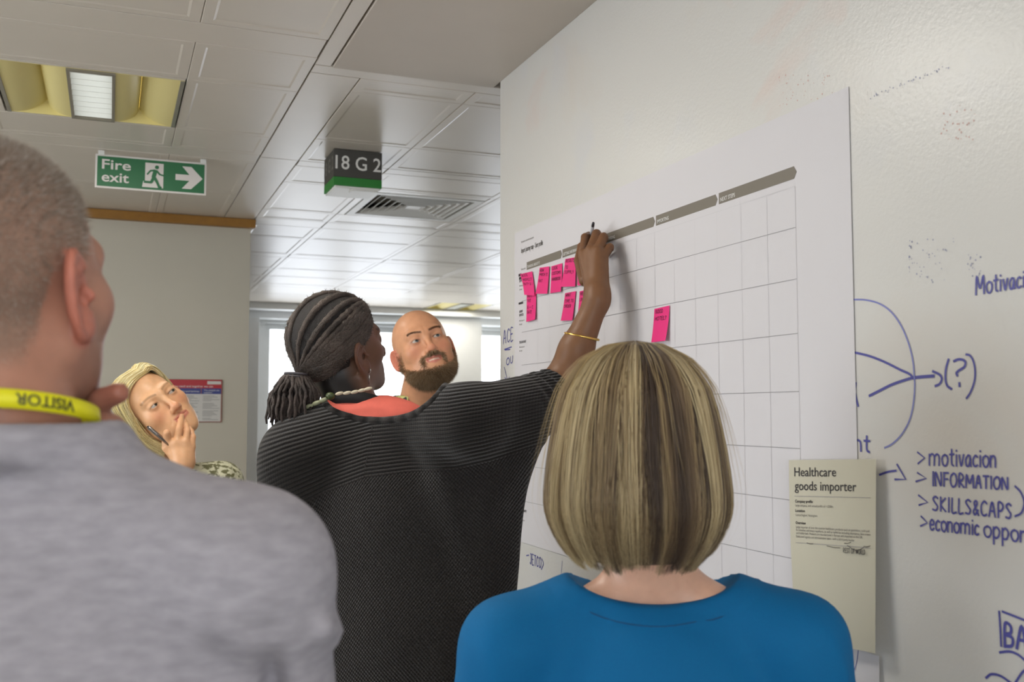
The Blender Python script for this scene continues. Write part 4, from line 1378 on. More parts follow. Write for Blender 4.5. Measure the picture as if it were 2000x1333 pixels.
def bald_man():
    R = rotm(168, 15.5, 16.5); s = 1.014
    c = P(826, 680, 2.95)
    nb = P(818, 798, 3.03)
    hip = np.array([nb[0]+0.01, nb[1]+0.05, 0.95])
    bf = FH*math.cos(math.radians(172))+RT*math.sin(math.radians(172)); br = np.cross(bf, ZZ)
    o = dict(w=1.04, jaw=1.06, nose=1.0, ala=1.1, tip=1.08, open=0.0014, smile=0.0034, lip=0.85, brow=0.0030, eye=0.66, ear=0.98, flare=0.26,
             red=rgb(196, 104, 84), lipc=rgb(190, 108, 98), brows=rgb(112, 78, 52), rim=rgb(120, 74, 58), earred=0.75, browz=-0.002)
    o['neck'] = [((0, -0.026, -0.055), to_local(nb, R, c, s), 0.060, 0.062)]
    V, F, W = build_head(R, c, o, s, 0.0025, -0.175)
    base = rgb(206, 150, 114)
    col = skin_color(V, base, o)
    # stubble tint under the beard
    x = np.abs(V[:, 0]); y = V[:, 1]; z = V[:, 2]
    def beard_w(x, y, z):
        zl = np.interp(y, [-0.03, 0.005, 0.03, 0.055, 0.075, 0.10], [-0.02, -0.034, -0.056, -0.072, -0.080, -0.087])
        m = np.clip((zl-z)/0.008, 0, 1)*np.clip((0.135+z)/0.02, 0, 1)*(y > -0.025)
        m = m*np.clip((y+0.012)/0.012, 0, 1)*(x < 0.0725)
        side = np.clip((x-0.050)/0.008, 0, 1)*(z < 0.0)*(z > -0.06)*np.exp(-((y-0.012)/0.011)**2)*np.clip((-z-0.002)/0.015, 0, 1)
        must = np.exp(-((z+0.0520+0.10*x)/0.0055)**4)*(x < 0.032)*(y > 0.07)
        corner = np.exp(-(((x-0.030)/0.006)**2+((z+0.066)/0.012)**2))*(y > 0.06)
        m = np.maximum.reduce([m, side, must, corner*0.9])
        zlo = -0.0705-0.0022
        lipz = (z > -0.0775)&(z < -0.0575+0.0035*x/0.022)&(x < 0.0235)&(y > 0.074)
        clear = np.exp(-(((x-0.016)/0.010)**2+((z+0.084)/0.007)**2))*(y > 0.06)
        m = m*(1-0.85*clear)
        return np.where(lipz, 0, m)
    bw = beard_w(x, y, z)
    bc = np.array(rgb(116, 84, 54)[:3])
    col = col*(1-0.55*bw[:, None])+bc*0.55*bw[:, None]
    # faint shaved shadow low on the sides of the skull
    sh = np.clip((0.03-z)/0.04, 0, 1)*(y < 0.01)*(y > -0.13)*(z > -0.06)*(x < 0.082)
    col = col*(1-0.22*sh[:, None])+np.array(rgb(150, 130, 108)[:3])*0.22*sh[:, None]
    # teeth glimpse
    te = (x < 0.015)*np.exp(-((z+0.0668+0.0)/0.0022)**4)*(y > 0.074)
    col = col*(1-0.75*te[:, None])+np.array(rgb(226, 214, 198)[:3])*0.75*te[:, None]
    N = vnormals(V, F)
    Vb, Fb = body_core(hip, br, bf, nb[2]-0.03)
    sk = [(W, F, col), (Vb, Fb, flatcol(Vb, base))]
    # arms down the sides with hands
    shl = []
    for sd in (-1, 1):
        a = nb+br*sd*0.185-ZZ*0.075; e = a+br*sd*0.045-ZZ*0.29-bf*0.02; w_ = e-ZZ*0.24+bf*0.06
        shl.append((a, e, w_))
        fg = []
        for k in range(4):
            b0 = w_-ZZ*0.085+bf*(0.030-0.020*k)*1.0; L = [0.075, 0.083, 0.077, 0.06][k]
            fg.append(([b0, b0-ZZ*L*0.5+br*sd*(-0.004), b0-ZZ*L-br*sd*0.018], [0.0092, 0.0085, 0.0072]))
        tb = w_-ZZ*0.03+bf*0.025
        fg.append(([tb, tb-ZZ*0.03+bf*0.025, tb-ZZ*0.06+bf*0.03], [0.012, 0.010, 0.0085]))
        def fn(p, a=a, e=e, w_=w_, fg=fg):
            d = chain(p, [a, e, w_], [0.048, 0.038, 0.027], 0.02)
            h = hand_sdf(p, w_, [(w_-ZZ*0.02+bf*0.012, w_-ZZ*0.085+bf*0.026, 0.016, 0.012), (w_-ZZ*0.02-bf*0.012, w_-ZZ*0.08-bf*0.026, 0.016, 0.011), (w_-ZZ*0.02, w_-ZZ*0.083, 0.016, 0.012)], fg)
            return sm(d, h, 0.02)
        lo = np.minimum.reduce([a, e, w_])-np.array([0.09, 0.09, 0.2]); hi = np.maximum.reduce([a, e, w_])+0.08
        Va, Fa = surf(fn, lo, hi, 0.006)
        sk.append((Va, Fa, flatcol(Va, base)))
    V2, F2, C2 = join(sk)
    root = obj('person', V2, F2, M_skin, None, True, base=(hip[0], hip[1], 0.0), col=C2)
    tag(root, 'bald bearded man in a patterned shirt smiling up beyond the wall end', 'person')
    eyes(root, R, c, (84, 92, 94), (0.22, 0.12), s)
    # beard hairs
    rng = np.random.default_rng(3)
    area = bw*np.clip((-z-0.0)/0.05, 0.35, 1)
    pr = area/area.sum()
    k = rng.choice(len(V), 22000, p=pr)
    r0 = V[k]+rng.normal(size=(len(k), 3))*0.0012
    ln = np.interp(r0[:, 2], [-0.125, -0.095, -0.06, -0.04, -0.0], [0.019, 0.018, 0.009, 0.006, 0.004])*rng.uniform(0.6, 1.2, len(k))
    d = N[k]*0.75+np.array([0, 0.05, -0.62])+rng.normal(size=(len(k), 3))*0.33
    mu = (r0[:, 2] > -0.060) & (r0[:, 1] > 0.07)
    d[mu] = N[k][mu]*0.35+np.c_[np.sign(r0[mu, 0])*0.55, np.zeros(mu.sum()), -0.8*np.ones(mu.sum())]+rng.normal(size=(mu.sum(), 3))*0.2
    ln[mu] = 0.0085
    d /= np.linalg.norm(d, axis=1)[:, None]
    tip = r0+d*ln[:, None]
    pal = np.array([rgb(142, 114, 84)[:3], rgb(172, 144, 110)[:3], rgb(108, 86, 64)[:3], rgb(196, 178, 152)[:3]])
    cc = pal[rng.choice(4, len(k), p=[0.45, 0.25, 0.22, 0.08])]
    gm = np.clip((-0.085-r0[:, 2])/0.02, 0, 1)[:, None]
    cc = cc*(1-0.25*gm)
    Vs, Fs, Cs = spikes((r0*s)@R.T+c, (tip*s)@R.T+c, 0.00042, cc, rng)
    obj('beard', Vs, Fs, M_beard, root, False, col=Cs)['kind'] = 'stuff'
    # brows
    k2 = np.where((np.exp(-((z-(0.0185+0.0065*np.sin(np.clip((x-0.010)/0.040, 0, 1)*2.4)))/0.0032)**4)*(x > 0.012)*(x < 0.048)*(y > 0.04)) > 0.5)[0]
    k2 = rng.choice(k2, 900)
    d2 = N[k2]*0.4+np.c_[np.sign(V[k2, 0])*0.9, np.zeros(900), np.full(900, 0.05)]
    d2 /= np.linalg.norm(d2, axis=1)[:, None]
    Vs, Fs, Cs = spikes((V[k2]*s)@R.T+c, ((V[k2]+d2*0.007)*s)@R.T+c, 0.0004, flatcol(k2, rgb(96, 66, 44)), rng)
    obj('eyebrows', Vs, Fs, M_beard, root, False, col=Cs)
    # shirt with collar
    R3 = np.array([br, bf, ZZ]).T
    def shirt(p):
        d = rell(p, nb-ZZ*0.22, (0.185, 0.125, 0.20), R3)
        d = sm(d, rell(p, hip+ZZ*0.12, (0.17, 0.125, 0.22), R3), 0.08)
        for a, e, w_ in shl:
            d = sm(d, cap(p, nb-ZZ*0.045, a+ZZ*0.012, 0.062, 0.058), 0.04)
            d = sm(d, chain(p, [a, e, w_+ZZ*0.02], [0.064, 0.054, 0.042], 0.03), 0.03)
        d = smx(d, -cap(p, nb-ZZ*0.01, nb+ZZ*0.12+bf*0.02, 0.064, 0.064), 0.01)
        return smx(d, -(p[:, 2]-0.86), 0.01)
    lo = np.array([nb[0]-0.36, nb[1]-0.34, 0.8]); hi = np.array([nb[0]+0.36, nb[1]+0.36, nb[2]+0.08])
    Vt, Ft = surf(shirt, lo, hi, 0.010)
    M_sh = mat('patterned_shirt', rgb(64, 66, 60), 0.85, 0.5, 38, hue2=(rgb(190, 190, 120), 26, 0.55, 0.62))
    top = obj('shirt', Vt, Ft, M_sh, root, True)
    # collar: two standing bands
    v = []; f = []
    n = 26
    for i in range(n+1):
        a = math.radians(25)+i/n*math.radians(310)
        rad = br*math.sin(a)*0.072+bf*math.cos(a)*0.074
        q = nb+rad+ZZ*(-0.004+0.0*math.cos(a))
        up = ZZ*0.042+rad*0.02
        v += [q, q+up, q+up+rad*0.10-ZZ*0.004, q+rad*0.24-ZZ*0.006]
    for i in range(n):
        for k in range(3): f.append((i*4+k, i*4+4+k, i*4+5+k, i*4+1+k))
    obj('collar', v, f, M_sh, top, True)
    legs_and_feet(root, hip, br, bf, M_jeans, M_shoe, 0.95)
    return root
bald_man()

# ------------------------------------------------------------------ the blonde woman with her hand at her mouth
def blonde_woman():
    R = rotm(146.1, 17, 40.4); s = 1.018
    c = P(303.2, 796.4, 2.8)
    nb = P(318, 912, 2.86)
    bf = FH*math.cos(math.radians(150))+RT*math.sin(math.radians(150)); br = np.cross(bf, ZZ)
    hip = np.array([nb[0]-0.03, nb[1]+0.02, 0.88])
    o = dict(w=0.96, jaw=0.92, nose=0.95, ala=0.95, tip=0.95, lip=0.9, brow=-0.0018, eye=0.62, ear=0.92, flare=0.4,
             red=rgb(214, 120, 92), lipc=rgb(186, 104, 92), brows=rgb(132, 96, 64), rim=rgb(120, 78, 60), earred=0.4, browa=0.6, browz=-0.001)
    o['neck'] = [((0, -0.022, -0.05), to_local(nb, R, c, s), 0.050, 0.052)]
    V, F, W = build_head(R, c, o, s, 0.0025, -0.17)
    base = rgb(222, 172, 130)
    col = skin_color(V, base, o)
    x = V[:, 0]; y = V[:, 1]; z = V[:, 2]
    hl = np.interp(np.abs(x), [0, 0.03, 0.055, 0.07], [0.086, 0.082, 0.06, 0.02])
    hl = np.where(y < 0.02, -0.03, hl)
    hl = np.where(y < -0.03, -0.09, hl)
    sc = np.clip((z-hl)/0.006, 0, 1)*(np.abs(x) < 0.081)
    hcol = np.array(rgb(206, 178, 108)[:3])
    col = col*(1-sc[:, None])+hcol*0.8*sc[:, None]
    Vb, Fb = body_core(hip, br, bf, nb[2]-0.03, wid=0.9)
    sk = [(W, F, col), (Vb, Fb, flatcol(Vb, base))]
    # right arm up to the mouth
    sR = nb+br*0.155-ZZ*0.06; eR = sR+br*0.05-ZZ*0.255+bf*0.06
    mw = (np.array([0, 0.10, -0.072])*s)@R.T+c           # in front of the mouth
    D = (mw-CW)@FW
    hp = lambda x_, y_, dd=0.0: P(x_, y_, D+dd)
    wr = hp(358, 903, -0.040)
    Sx = [(([hp(330, 866, -0.045), hp(326, 846, -0.062), hp(322, 856, -0.050), hp(325, 866, -0.03)]), [0.0100, 0.0090, 0.0078, 0.0070]),
          ([hp(345, 862, -0.050), hp(350, 838, -0.040), hp(353, 823, -0.020), hp(355, 813, -0.004)], [0.0098, 0.0086, 0.0078, 0.0066]),
          ([hp(362, 864, -0.044), hp(366, 843, -0.034), hp(364, 831, -0.016), hp(361, 823, 0.0)], [0.0094, 0.0084, 0.0074, 0.0064]),
          ([hp(375, 872, -0.034), hp(377, 854, -0.026), hp(374, 843, -0.008), hp(370, 836, 0.004)], [0.0088, 0.0076, 0.0068, 0.0058]),
          ([hp(336, 888, -0.040), hp(324, 876, -0.042), hp(322, 864, -0.036)], [0.0120, 0.0100, 0.0085])]
    def hn(p):
        d = hand_sdf(p, wr, [(hp(350, 893, -0.042), hp(336, 868, -0.046), 0.0165, 0.0120), (hp(356, 894, -0.040), hp(348, 864, -0.048), 0.0165, 0.0125),
                             (hp(362, 894, -0.038), hp(363, 866, -0.042), 0.0160, 0.0120), (hp(366, 895, -0.036), hp(374, 874, -0.034), 0.0150, 0.0110)], Sx, 0.005)
        d = sm(d, chain(p, [hp(358, 892, -0.040), wr, eR, sR], [0.024, 0.0265, 0.036, 0.046], 0.02), 0.012)
        return d
    allp = np.array([wr, eR, sR]+[q for a, _ in Sx for q in a])
    Va, Fa = surf(hn, allp.min(0)-0.06, allp.max(0)+0.06, 0.0034)
    hc = flatcol(Va, rgb(220, 168, 126))
    # nails and knuckle tint
    for pts, rs in Sx[:4]:
        t = np.exp(-(((Va-pts[1])**2).sum(1)/0.009**2))[:, None]
        hc = hc*(1-0.22*t)+np.array(rgb(206, 128, 100)[:3])*0.22*t
        t = np.exp(-(((Va-(pts[-1]-FW*0.007))**2).sum(1)/0.0045**2))[:, None]
        hc = hc*(1-0.5*t)+np.array(rgb(226, 170, 156)[:3])*0.5*t
    sk.append((Va, Fa, hc))
    sL = nb-br*0.165-ZZ*0.060; eL = sL-br*0.04-ZZ*0.27; wL = eL+br*0.10+bf*0.19+ZZ*0.03
    fgl = []
    for k in range(4):
        b0 = wL+br*0.075+bf*0.02+ZZ*(0.022-0.016*k)
        fgl.append(([b0, b0+br*0.04+bf*0.004, b0+br*0.068-bf*0.01], [0.0088, 0.008, 0.0066]))
    fgl.append(([wL+br*0.03+bf*0.015+ZZ*0.02, wL+br*0.06+bf*0.02+ZZ*0.04], [0.0105, 0.008]))
    def fnl(p):
        d = chain(p, [sL, eL, wL], [0.044, 0.035, 0.024], 0.02)
        return sm(d, hand_sdf(p, wL, [(wL+br*0.01, wL+br*0.075+bf*0.018+ZZ*0.018, 0.016, 0.012), (wL+br*0.01-ZZ*0.01, wL+br*0.072+bf*0.018-ZZ*0.022, 0.015, 0.011)], fgl), 0.015)
    al = np.array([sL, eL, wL])
    Va, Fa = surf(fnl, al.min(0)-0.22, al.max(0)+0.22, 0.006)
    sk.append((Va, Fa, flatcol(Va, base)))
    V2, F2, C2 = join(sk)
    root = obj('person', V2, F2, M_skin, None, True, base=(hip[0], hip[1], 0.0), col=C2)
    tag(root, 'blonde woman with fingers at her lips, in front of the partition notice', 'person')
    eyes(root, R, c, (84, 80, 72), (0.40, 0.05), s)
    # hair: swept from a parting on her left over to the right, and down the other side
    rng = np.random.default_rng(5)
    n = 6500; m = 20
    def sheet(front, mid, back, v):
        v = v[:, None, None]
        A, B, C_ = (np.array(t, float)[None] for t in (front, mid, back))
        return A*(1-v)*(1-2*v)+B*4*v*(1-v)+C_*v*(2*v-1)
    FR = [(-0.026, 0.056, 0.083), (0.028, 0.064, 0.082), (0.063, 0.046, 0.058), (0.076, 0.026, 0.005), (0.078, 0.016, -0.050), (0.064, 0.020, -0.098)]
    MI = [(-0.026, 0.000, 0.114), (0.032, -0.006, 0.114), (0.073, -0.016, 0.070), (0.087, -0.020, 0.0), (0.089, -0.022, -0.055), (0.076, -0.012, -0.108)]
    BK = [(-0.020, -0.070, 0.110), (0.020, -0.100, 0.092), (0.036, -0.118, 0.040), (0.040, -0.119, -0.02), (0.040, -0.108, -0.07), (0.032, -0.090, -0.118)]
    v = rng.random(n)
    cp = sheet(FR, MI, BK, v)
    left = rng.random(n) < 0.33
    cp2 = cp.copy(); cp2[:, :, 0] = -cp2[:, :, 0]*0.96; cp2[:, 0, 0] = -0.026; cp2[:, 1, 0] -= 0.014; cp2[:, 2, 1] -= 0.016; cp2[:, 3:, 1] -= 0.048; cp2[:, 5, 2] += 0.02
    cp = np.where(left[:, None, None], cp2, cp)
    side = np.where(left, -1.0, 1.0)
    ext = np.concatenate([2*cp[:, :1]-cp[:, 1:2], cp, 2*cp[:, -1:]-cp[:, -2:-1]], 1)
    tt = np.linspace(0, 4.9999, m); seg = tt.astype(int); u = (tt-seg)[None, :, None]
    p0, p1, p2, p3 = (ext[:, seg+k] for k in range(4))
    pth = 0.5*(2*p1+(p2-p0)*u+(2*p0-5*p1+4*p2-p3)*u*u+(3*p1-p0-3*p2+p3)*u**3)
    lay = rng.uniform(-0.03, 0.075, n)[:, None, None]
    ctr = np.array([0, -0.02, 0.0])
    pth = ctr+(pth-ctr)*(1+lay*np.linspace(0.5, 1.0, m)[None, :, None])
    ph = rng.uniform(0, 6, (n, 1, 3)); t = np.linspace(0, 1, m)[None, :, None]
    pth += (0.0012+0.0036*t)*np.sin(t*7+ph)+rng.normal(0, 0.0012, (n, 1, 3))
    pal = np.array([rgb(242, 228, 172)[:3], rgb(228, 208, 150)[:3], rgb(200, 176, 120)[:3], rgb(250, 242, 206)[:3], rgb(150, 126, 82)[:3]])
    cc = pal[rng.choice(5, n, p=[0.34, 0.28, 0.16, 0.14, 0.08])]
    cc = cc*(0.75+0.5*rng.random((n, 1)))
    Vs, Fs, Cs = strands((pth*s)@R.T+c, 0.0008, cc)
    obj('hair', Vs, Fs, M_hair, root, True, col=Cs)
    # top with a green leaf print
    R3 = np.array([br, bf, ZZ]).T
    def top(p):
        d = rell(p, nb-ZZ*0.20, (0.165, 0.115, 0.18), R3)
        d = sm(d, rell(p, hip+ZZ*0.14, (0.15, 0.115, 0.22), R3), 0.08)
        for sd, a_, e_ in ((1, sR, eR), (-1, sL, eL)):
            d = sm(d, cap(p, nb-ZZ*0.035+br*sd*0.03, a_+ZZ*0.014, 0.044, 0.056), 0.03)
            d = sm(d, cap(p, a_, e_+ZZ*0.06, 0.060, 0.056), 0.03)
        d = smx(d, -cap(p, nb+bf*0.02, nb+ZZ*0.10+bf*0.06, 0.066, 0.08), 0.01)
        return smx(d, -(p[:, 2]-0.80), 0.01)
    Vt, Ft = surf(top, np.array([nb[0]-0.36, nb[1]-0.3, 0.75]), np.array([nb[0]+0.36, nb[1]+0.3, nb[2]+0.08]), 0.009)
    M_lf = mat('leaf_print_top', rgb(206, 206, 178), 0.75, 0.15, 60, hue2=(rgb(104, 104, 70), 62, 0.49, 0.57))
    obj('top', Vt, Ft, M_lf, root, True)
    # earring
    er = (np.array([0.076, 0.002, -0.060])*s)@R.T+c
    MB().tube([er+np.array([0, 0, 0.006*math.cos(k*0.6)])+RT*0.006*math.sin(k*0.6) for k in range(11)], 0.0009, 6).build('earring', M_alu, root, True)
    legs_and_feet(root, hip, br, bf, M_jeans, M_shoe, 0.9, 0.085, 0.92)
    # slim silver pen between thumb and index finger
    a, b = hp(290, 835, -0.066), hp(331, 869, -0.052)
    pe = tag(MB().tube([a, a+(b-a)*0.02, b], [0.0042, 0.0052, 0.0052], 10).build('pen', mat('pen_metal', rgb(148, 142, 140), 0.25, metal=0.85), None, True, base=(a+b)/2),
             'slim silver pen in the fingers of the blonde woman', 'pen')
    d = (b-a)/np.linalg.norm(b-a)
    MB().tube([a+d*0.001-FW*0.005, a+d*0.028-FW*0.005], 0.0012, 6).tube([a-d*0.004, a+d*0.001], [0.0028, 0.0035], 8).build('pen_clip', M_char, pe)
    return root
blonde_woman()
# ------------------------------------------------------------------ the woman writing on the chart
M_dskin = skin_mat('skin_dark', 0.46, 0.35, 0.03)
M_coral = mat('coral_top', rgb(226, 108, 92), 0.8, 0.04, 60, 0.05, 200)
M_silver = mat('silver', rgb(200, 196, 190), 0.2, metal=0.9)
M_gold = mat('gold', rgb(214, 176, 96), 0.22, metal=0.9)
M_band = mat('black_cord', rgb(22, 20, 22), 0.7)

def knit_material():
    m = bpy.data.materials.new('black_knit')
    m.use_nodes = True
    nt = m.node_tree
    b = nt.nodes['Principled BSDF']
    b.inputs['Roughness'].default_value = 0.85
    b.inputs['Specular IOR Level'].default_value = 0.25
    b.inputs['Sheen Weight'].default_value = 0.15
    def attr(n):
        a = nt.nodes.new('ShaderNodeAttribute'); a.attribute_name = n
        return a.outputs['Fac']
    def mth(op, x, y=None):
        k = nt.nodes.new('ShaderNodeMath'); k.operation = op
        for i, v in enumerate((x, y)):
            if v is None: continue
            if isinstance(v, (int, float)): k.inputs[i].default_value = v
            else: nt.links.new(v, k.inputs[i])
        return k.outputs[0]
    rib, yoke, lat = attr('rib'), attr('yoke'), attr('lat')
    tc = nt.nodes.new('ShaderNodeTexCoord')
    nz = nt.nodes.new('ShaderNodeTexNoise'); nz.inputs['Scale'].default_value = 260; nz.inputs['Detail'].default_value = 2
    nt.links.new(tc.outputs['Object'], nz.inputs['Vector'])
    wob = mth('MULTIPLY', mth('SUBTRACT', nz.outputs['Fac'], 0.5), 1.1)
    r1 = mth('SINE', mth('ADD', mth('MULTIPLY', rib, 2*math.pi/0.0076), wob))
    st = mth('SINE', mth('MULTIPLY', lat, 2*math.pi/0.0052))
    r1 = mth('ADD', mth('MULTIPLY', r1, 0.42), mth('ADD', 0.5, mth('MULTIPLY', st, 0.04)))
    mo = mth('MULTIPLY', mth('SINE', mth('MULTIPLY', rib, 2*math.pi/0.0085)), mth('SINE', mth('ADD', mth('MULTIPLY', lat, 2*math.pi/0.0070), wob)))
    mo = mth('ADD', mth('MULTIPLY', mo, 0.45), 0.5)
    h = mth('ADD', mth('MULTIPLY', r1, yoke), mth('MULTIPLY', mo, mth('SUBTRACT', 1.0, yoke)))
    bp = nt.nodes.new('ShaderNodeBump')
    bp.inputs['Strength'].default_value = 0.9
    bp.inputs['Distance'].default_value = 0.0042
    nt.links.new(h, bp.inputs['Height'])
    nt.links.new(bp.outputs[0], b.inputs['Normal'])
    mx = nt.nodes.new('ShaderNodeMix'); mx.data_type = 'RGBA'
    nt.links.new(h, mx.inputs[0])
    mx.inputs[6].default_value = rgb(15, 13, 13)  # groove colour: shade of the knit's hollows put into the colour
    mx.inputs[7].default_value = rgb(47, 43, 41)
    nt.links.new(mx.outputs[2], b.inputs['Base Color'])
    return m
M_knit = knit_material()

def writer():
    R = rotm(47, 17.2, 8.8); s = 0.99
    c = P(667, 676, 2.2)
    psi = math.radians(12)
    bf = FH*math.cos(psi)+RT*math.sin(psi); br = np.cross(bf, ZZ)
    R3 = np.array([br, bf, ZZ]).T
    nb = P(700, 800, 2.16)
    hip = P(762, 1400, 2.12); hip[2] = 0.90
    sL = P(583, 888, 2.10); sR = P(915, 822, 2.02)
    eR = P(1092, 762, 2.17); wr = onX(1166, 588, WX-0.085)
    eL = P(548, 1150, 2.12); wL = P(590, 1330, 1.98)+bf*0.12
    o = dict(w=0.98, jaw=0.95, nose=0.78, ala=1.25, tip=1.1, lip=1.35, brow=-0.001, eye=0.9, ear=1.05, flare=0.12,
             red=rgb(104, 66, 54), lipc=rgb(92, 52, 50), brows=rgb(30, 24, 22), rim=rgb(60, 40, 34), earred=0.3)
    o['neck'] = [((0, -0.024, -0.05), to_local(nb-ZZ*0.02, R, c, s), 0.053, 0.056)]
    V, F, W = build_head(R, c, o, s, 0.0027, -0.18)
    base = rgb(104, 73, 56)
    col = skin_color(V, base, o)
    x = V[:, 0]; ax = np.abs(x); y = V[:, 1]; z = V[:, 2]
    # hairline: front, temples, round the ears, nape
    fl = np.interp(ax, [0, 0.04, 0.060, 0.072, 0.09], [0.077, 0.072, 0.050, 0.006, -0.004])
    hl = np.where(y > 0.016, fl+np.clip(y-0.045, 0, 1)*0.4, 0.014)
    nape = np.clip((-0.020-y)/0.030, 0, 1)*np.clip((z+0.130)/0.04, 0, 1)
    q = V.copy(); q[:, 0] = ax
    sc = np.maximum(np.clip((z-hl)/0.010, 0, 1), nape)*(ear_sdf(q, 1.05, 0.12) > 0.002)
    hcol = np.array(rgb(34, 30, 30)[:3])
    col = col*(1-sc[:, None])+hcol*sc[:, None]
    Vb, Fb = body_core(hip, br, bf, nb[2]-0.03, wid=0.95)
    sk = [(W, F, col), (Vb, Fb, flatcol(Vb, base))]
    # right arm and the hand that writes
    H = lambda x_, y_, off: onX(x_, y_, WX-off)
    fg = [([H(1139, 494, .078), H(1143, 464, .055), H(1150, 460, .034), H(1156, 470, .018)], [.0105, .0098, .0086, .0072]),
          ([H(1153, 488, .074), H(1165, 457, .050), H(1167, 458, .028), H(1162, 474, .015)], [.0108, .0102, .0088, .0074]),
          ([H(1167, 490, .066), H(1179, 463, .044), H(1181, 466, .024), H(1174, 482, .012)], [.0104, .0096, .0084, .0070]),
          ([H(1179, 500, .056), H(1191, 483, .038), H(1192, 486, .020), H(1184, 500, .011)], [.0096, .0088, .0076, .0064]),
          ([H(1142, 548, .066), H(1131, 510, .048), H(1136, 482, .030), H(1150, 474, .020)], [.0140, .0118, .0102, .0080])]
    palm = [(H(1160, 572, .086), H(1141, 500, .078), .0190, .0130), (H(1165, 572, .084), H(1154, 494, .074), .0185, .0130),
            (H(1170, 572, .080), H(1167, 496, .066), .0180, .0125), (H(1173, 574, .076), H(1178, 506, .056), .0170, .0118)]
    def arm(p):
        d = hand_sdf(p, wr, palm, fg, 0.0035)
        # tendons on the back of the hand
        for b_, r_ in ((fg[0][0][0], 0), (fg[1][0][0], 0), (fg[2][0][0], 0)):
            d = sm(d, cap(p, wr-FW*0.010, b_-FW*0.006, 0.0075, 0.0070), 0.012)
        m1 = wr+(eR-wr)*0.55-FW*0.002
        d = sm(d, chain(p, [H(1166, 570, .083), wr, m1, eR, sR], [.0235, .0250, .0350, .0430, .052], 0.02), 0.012)
        return d
    ap = np.array([wr, eR, sR]+[t for a_, _ in fg for t in a_])
    Va, Fa = surf(arm, ap.min(0)-0.07, ap.max(0)+0.07, 0.0036)
    ac = flatcol(Va, rgb(116, 80, 54))
    for pts, rs in fg[:4]:
        t = np.exp(-(((Va-(pts[1]-FW*0.006))**2).sum(1)/0.010**2))[:, None]
        ac = ac*(1-0.35*t)+np.array(rgb(78, 50, 38)[:3])*0.35*t
    sk.append((Va, Fa, ac))
    fgl = []
    for k in range(4):
        b0 = wL-ZZ*0.075+bf*(0.028-0.019*k)
        fgl.append(([b0, b0-ZZ*0.042-br*0.003, b0-ZZ*0.074+br*0.012], [.0090, .0082, .0068]))
    fgl.append(([wL-ZZ*0.02+bf*0.024, wL-ZZ*0.05+bf*0.045, wL-ZZ*0.075+bf*0.048], [.012, .010, .008]))
    def arml(p):
        d = chain(p, [sL, eL, wL], [.048, .038, .025], 0.02)
        return sm(d, hand_sdf(p, wL, [(wL-ZZ*0.01+bf*0.010, wL-ZZ*0.075+bf*0.024, .016, .012), (wL-ZZ*0.01-bf*0.010, wL-ZZ*0.07-bf*0.024, .015, .011)], fgl), 0.015)
    ap = np.array([sL, eL, wL])
    Va, Fa = surf(arml, ap.min(0)-0.12-ZZ*0.08, ap.max(0)+0.1, 0.0065)
    sk.append((Va, Fa, flatcol(Va, base)))
    V2, F2, C2 = join(sk)
    root = obj('person', V2, F2, M_dskin, None, True, base=(hip[0], hip[1], 0.0), col=C2)
    tag(root, 'woman in black knitted cardigan with dark ponytail, reaching up to write on the chart', 'person')
    eyes(root, R, c, (60, 42, 32), (0.0, 0.1), s)

    # ---- hair: twisted rows drawn back to a tied tail
    rng = np.random.default_rng(11)
    Mh = mat('coiled_hair', None, 0.62, 0.35, 420, 0.9, 520, spec=0.45, attr='col', bdist=0.003)
    ctr = np.array([0, -0.018, 0.024])
    tie = np.array([0.004, -0.128, -0.030])
    def on_skull(d, off):
        d = d/np.linalg.norm(d)
        e = np.array([0.0765, 0.102, 0.0925])
        return ctr+d*(1/np.linalg.norm(d/e)+off)
    starts = []
    for k in range(25):                       # along the front hairline, temple to temple
        xx = -0.061+0.122*k/24
        zz_ = np.interp(abs(xx), [0, 0.04, 0.061], [0.080, 0.075, 0.050])
        starts.append((xx, 0.072-abs(xx)*0.35, zz_))
    side_line = np.array([(0.066, 0.042, 0.044), (0.071, 0.030, 0.030), (0.076, 0.012, 0.020), (0.078, -0.006, 0.022), (0.077, -0.022, 0.014), (0.074, -0.036, -0.002), (0.068, -0.046, -0.020), (0.058, -0.060, -0.040), (0.042, -0.070, -0.056), (0.022, -0.078, -0.066), (0.004, -0.080, -0.070)])
    for sd in (-1, 1):
        for tq in np.linspace(0, 10, 19):
            i_ = min(int(tq), 9); u_ = tq-i_
            q_ = side_line[i_]*(1-u_)+side_line[i_+1]*u_
            starts.append((sd*q_[0], q_[1], q_[2]))
    mb = MB(); cols = []
    tdir = (tie-ctr)/np.linalg.norm(tie-ctr)
    for st in starts:
        sd_ = np.array(st)-ctr; sd_ /= np.linalg.norm(sd_)
        om = math.acos(np.clip(sd_@tdir, -1, 1))
        n = max(10, int(om/0.075))
        pts = []; rr = []
        ph = rng.random()*6
        for i in range(n+1):
            t = i/n
            d = (math.sin((1-t)*om)*sd_+math.sin(t*om)*tdir)/max(math.sin(om), 1e-3)
            off = 0.0028+0.0025*math.sin(math.pi*min(1, t*1.1))
            q_ = on_skull(d, off)
            if t > 0.86: q_ = q_+(tie-q_)*((t-0.86)/0.14)**1.5*0.9
            q_ = q_+np.array([0, 0, 0.0008*math.sin(i*1.9+ph)])
            pts.append((q_*s)@R.T+c)
            rr.append((0.0032+0.0034*math.sin(math.pi*min(1, 0.12+t*0.80)))*(1-0.40*max(0, t-0.72)/0.28)*(1+0.10*math.sin(i*2.3+ph)))
        mb.tube(pts, rr, 8)
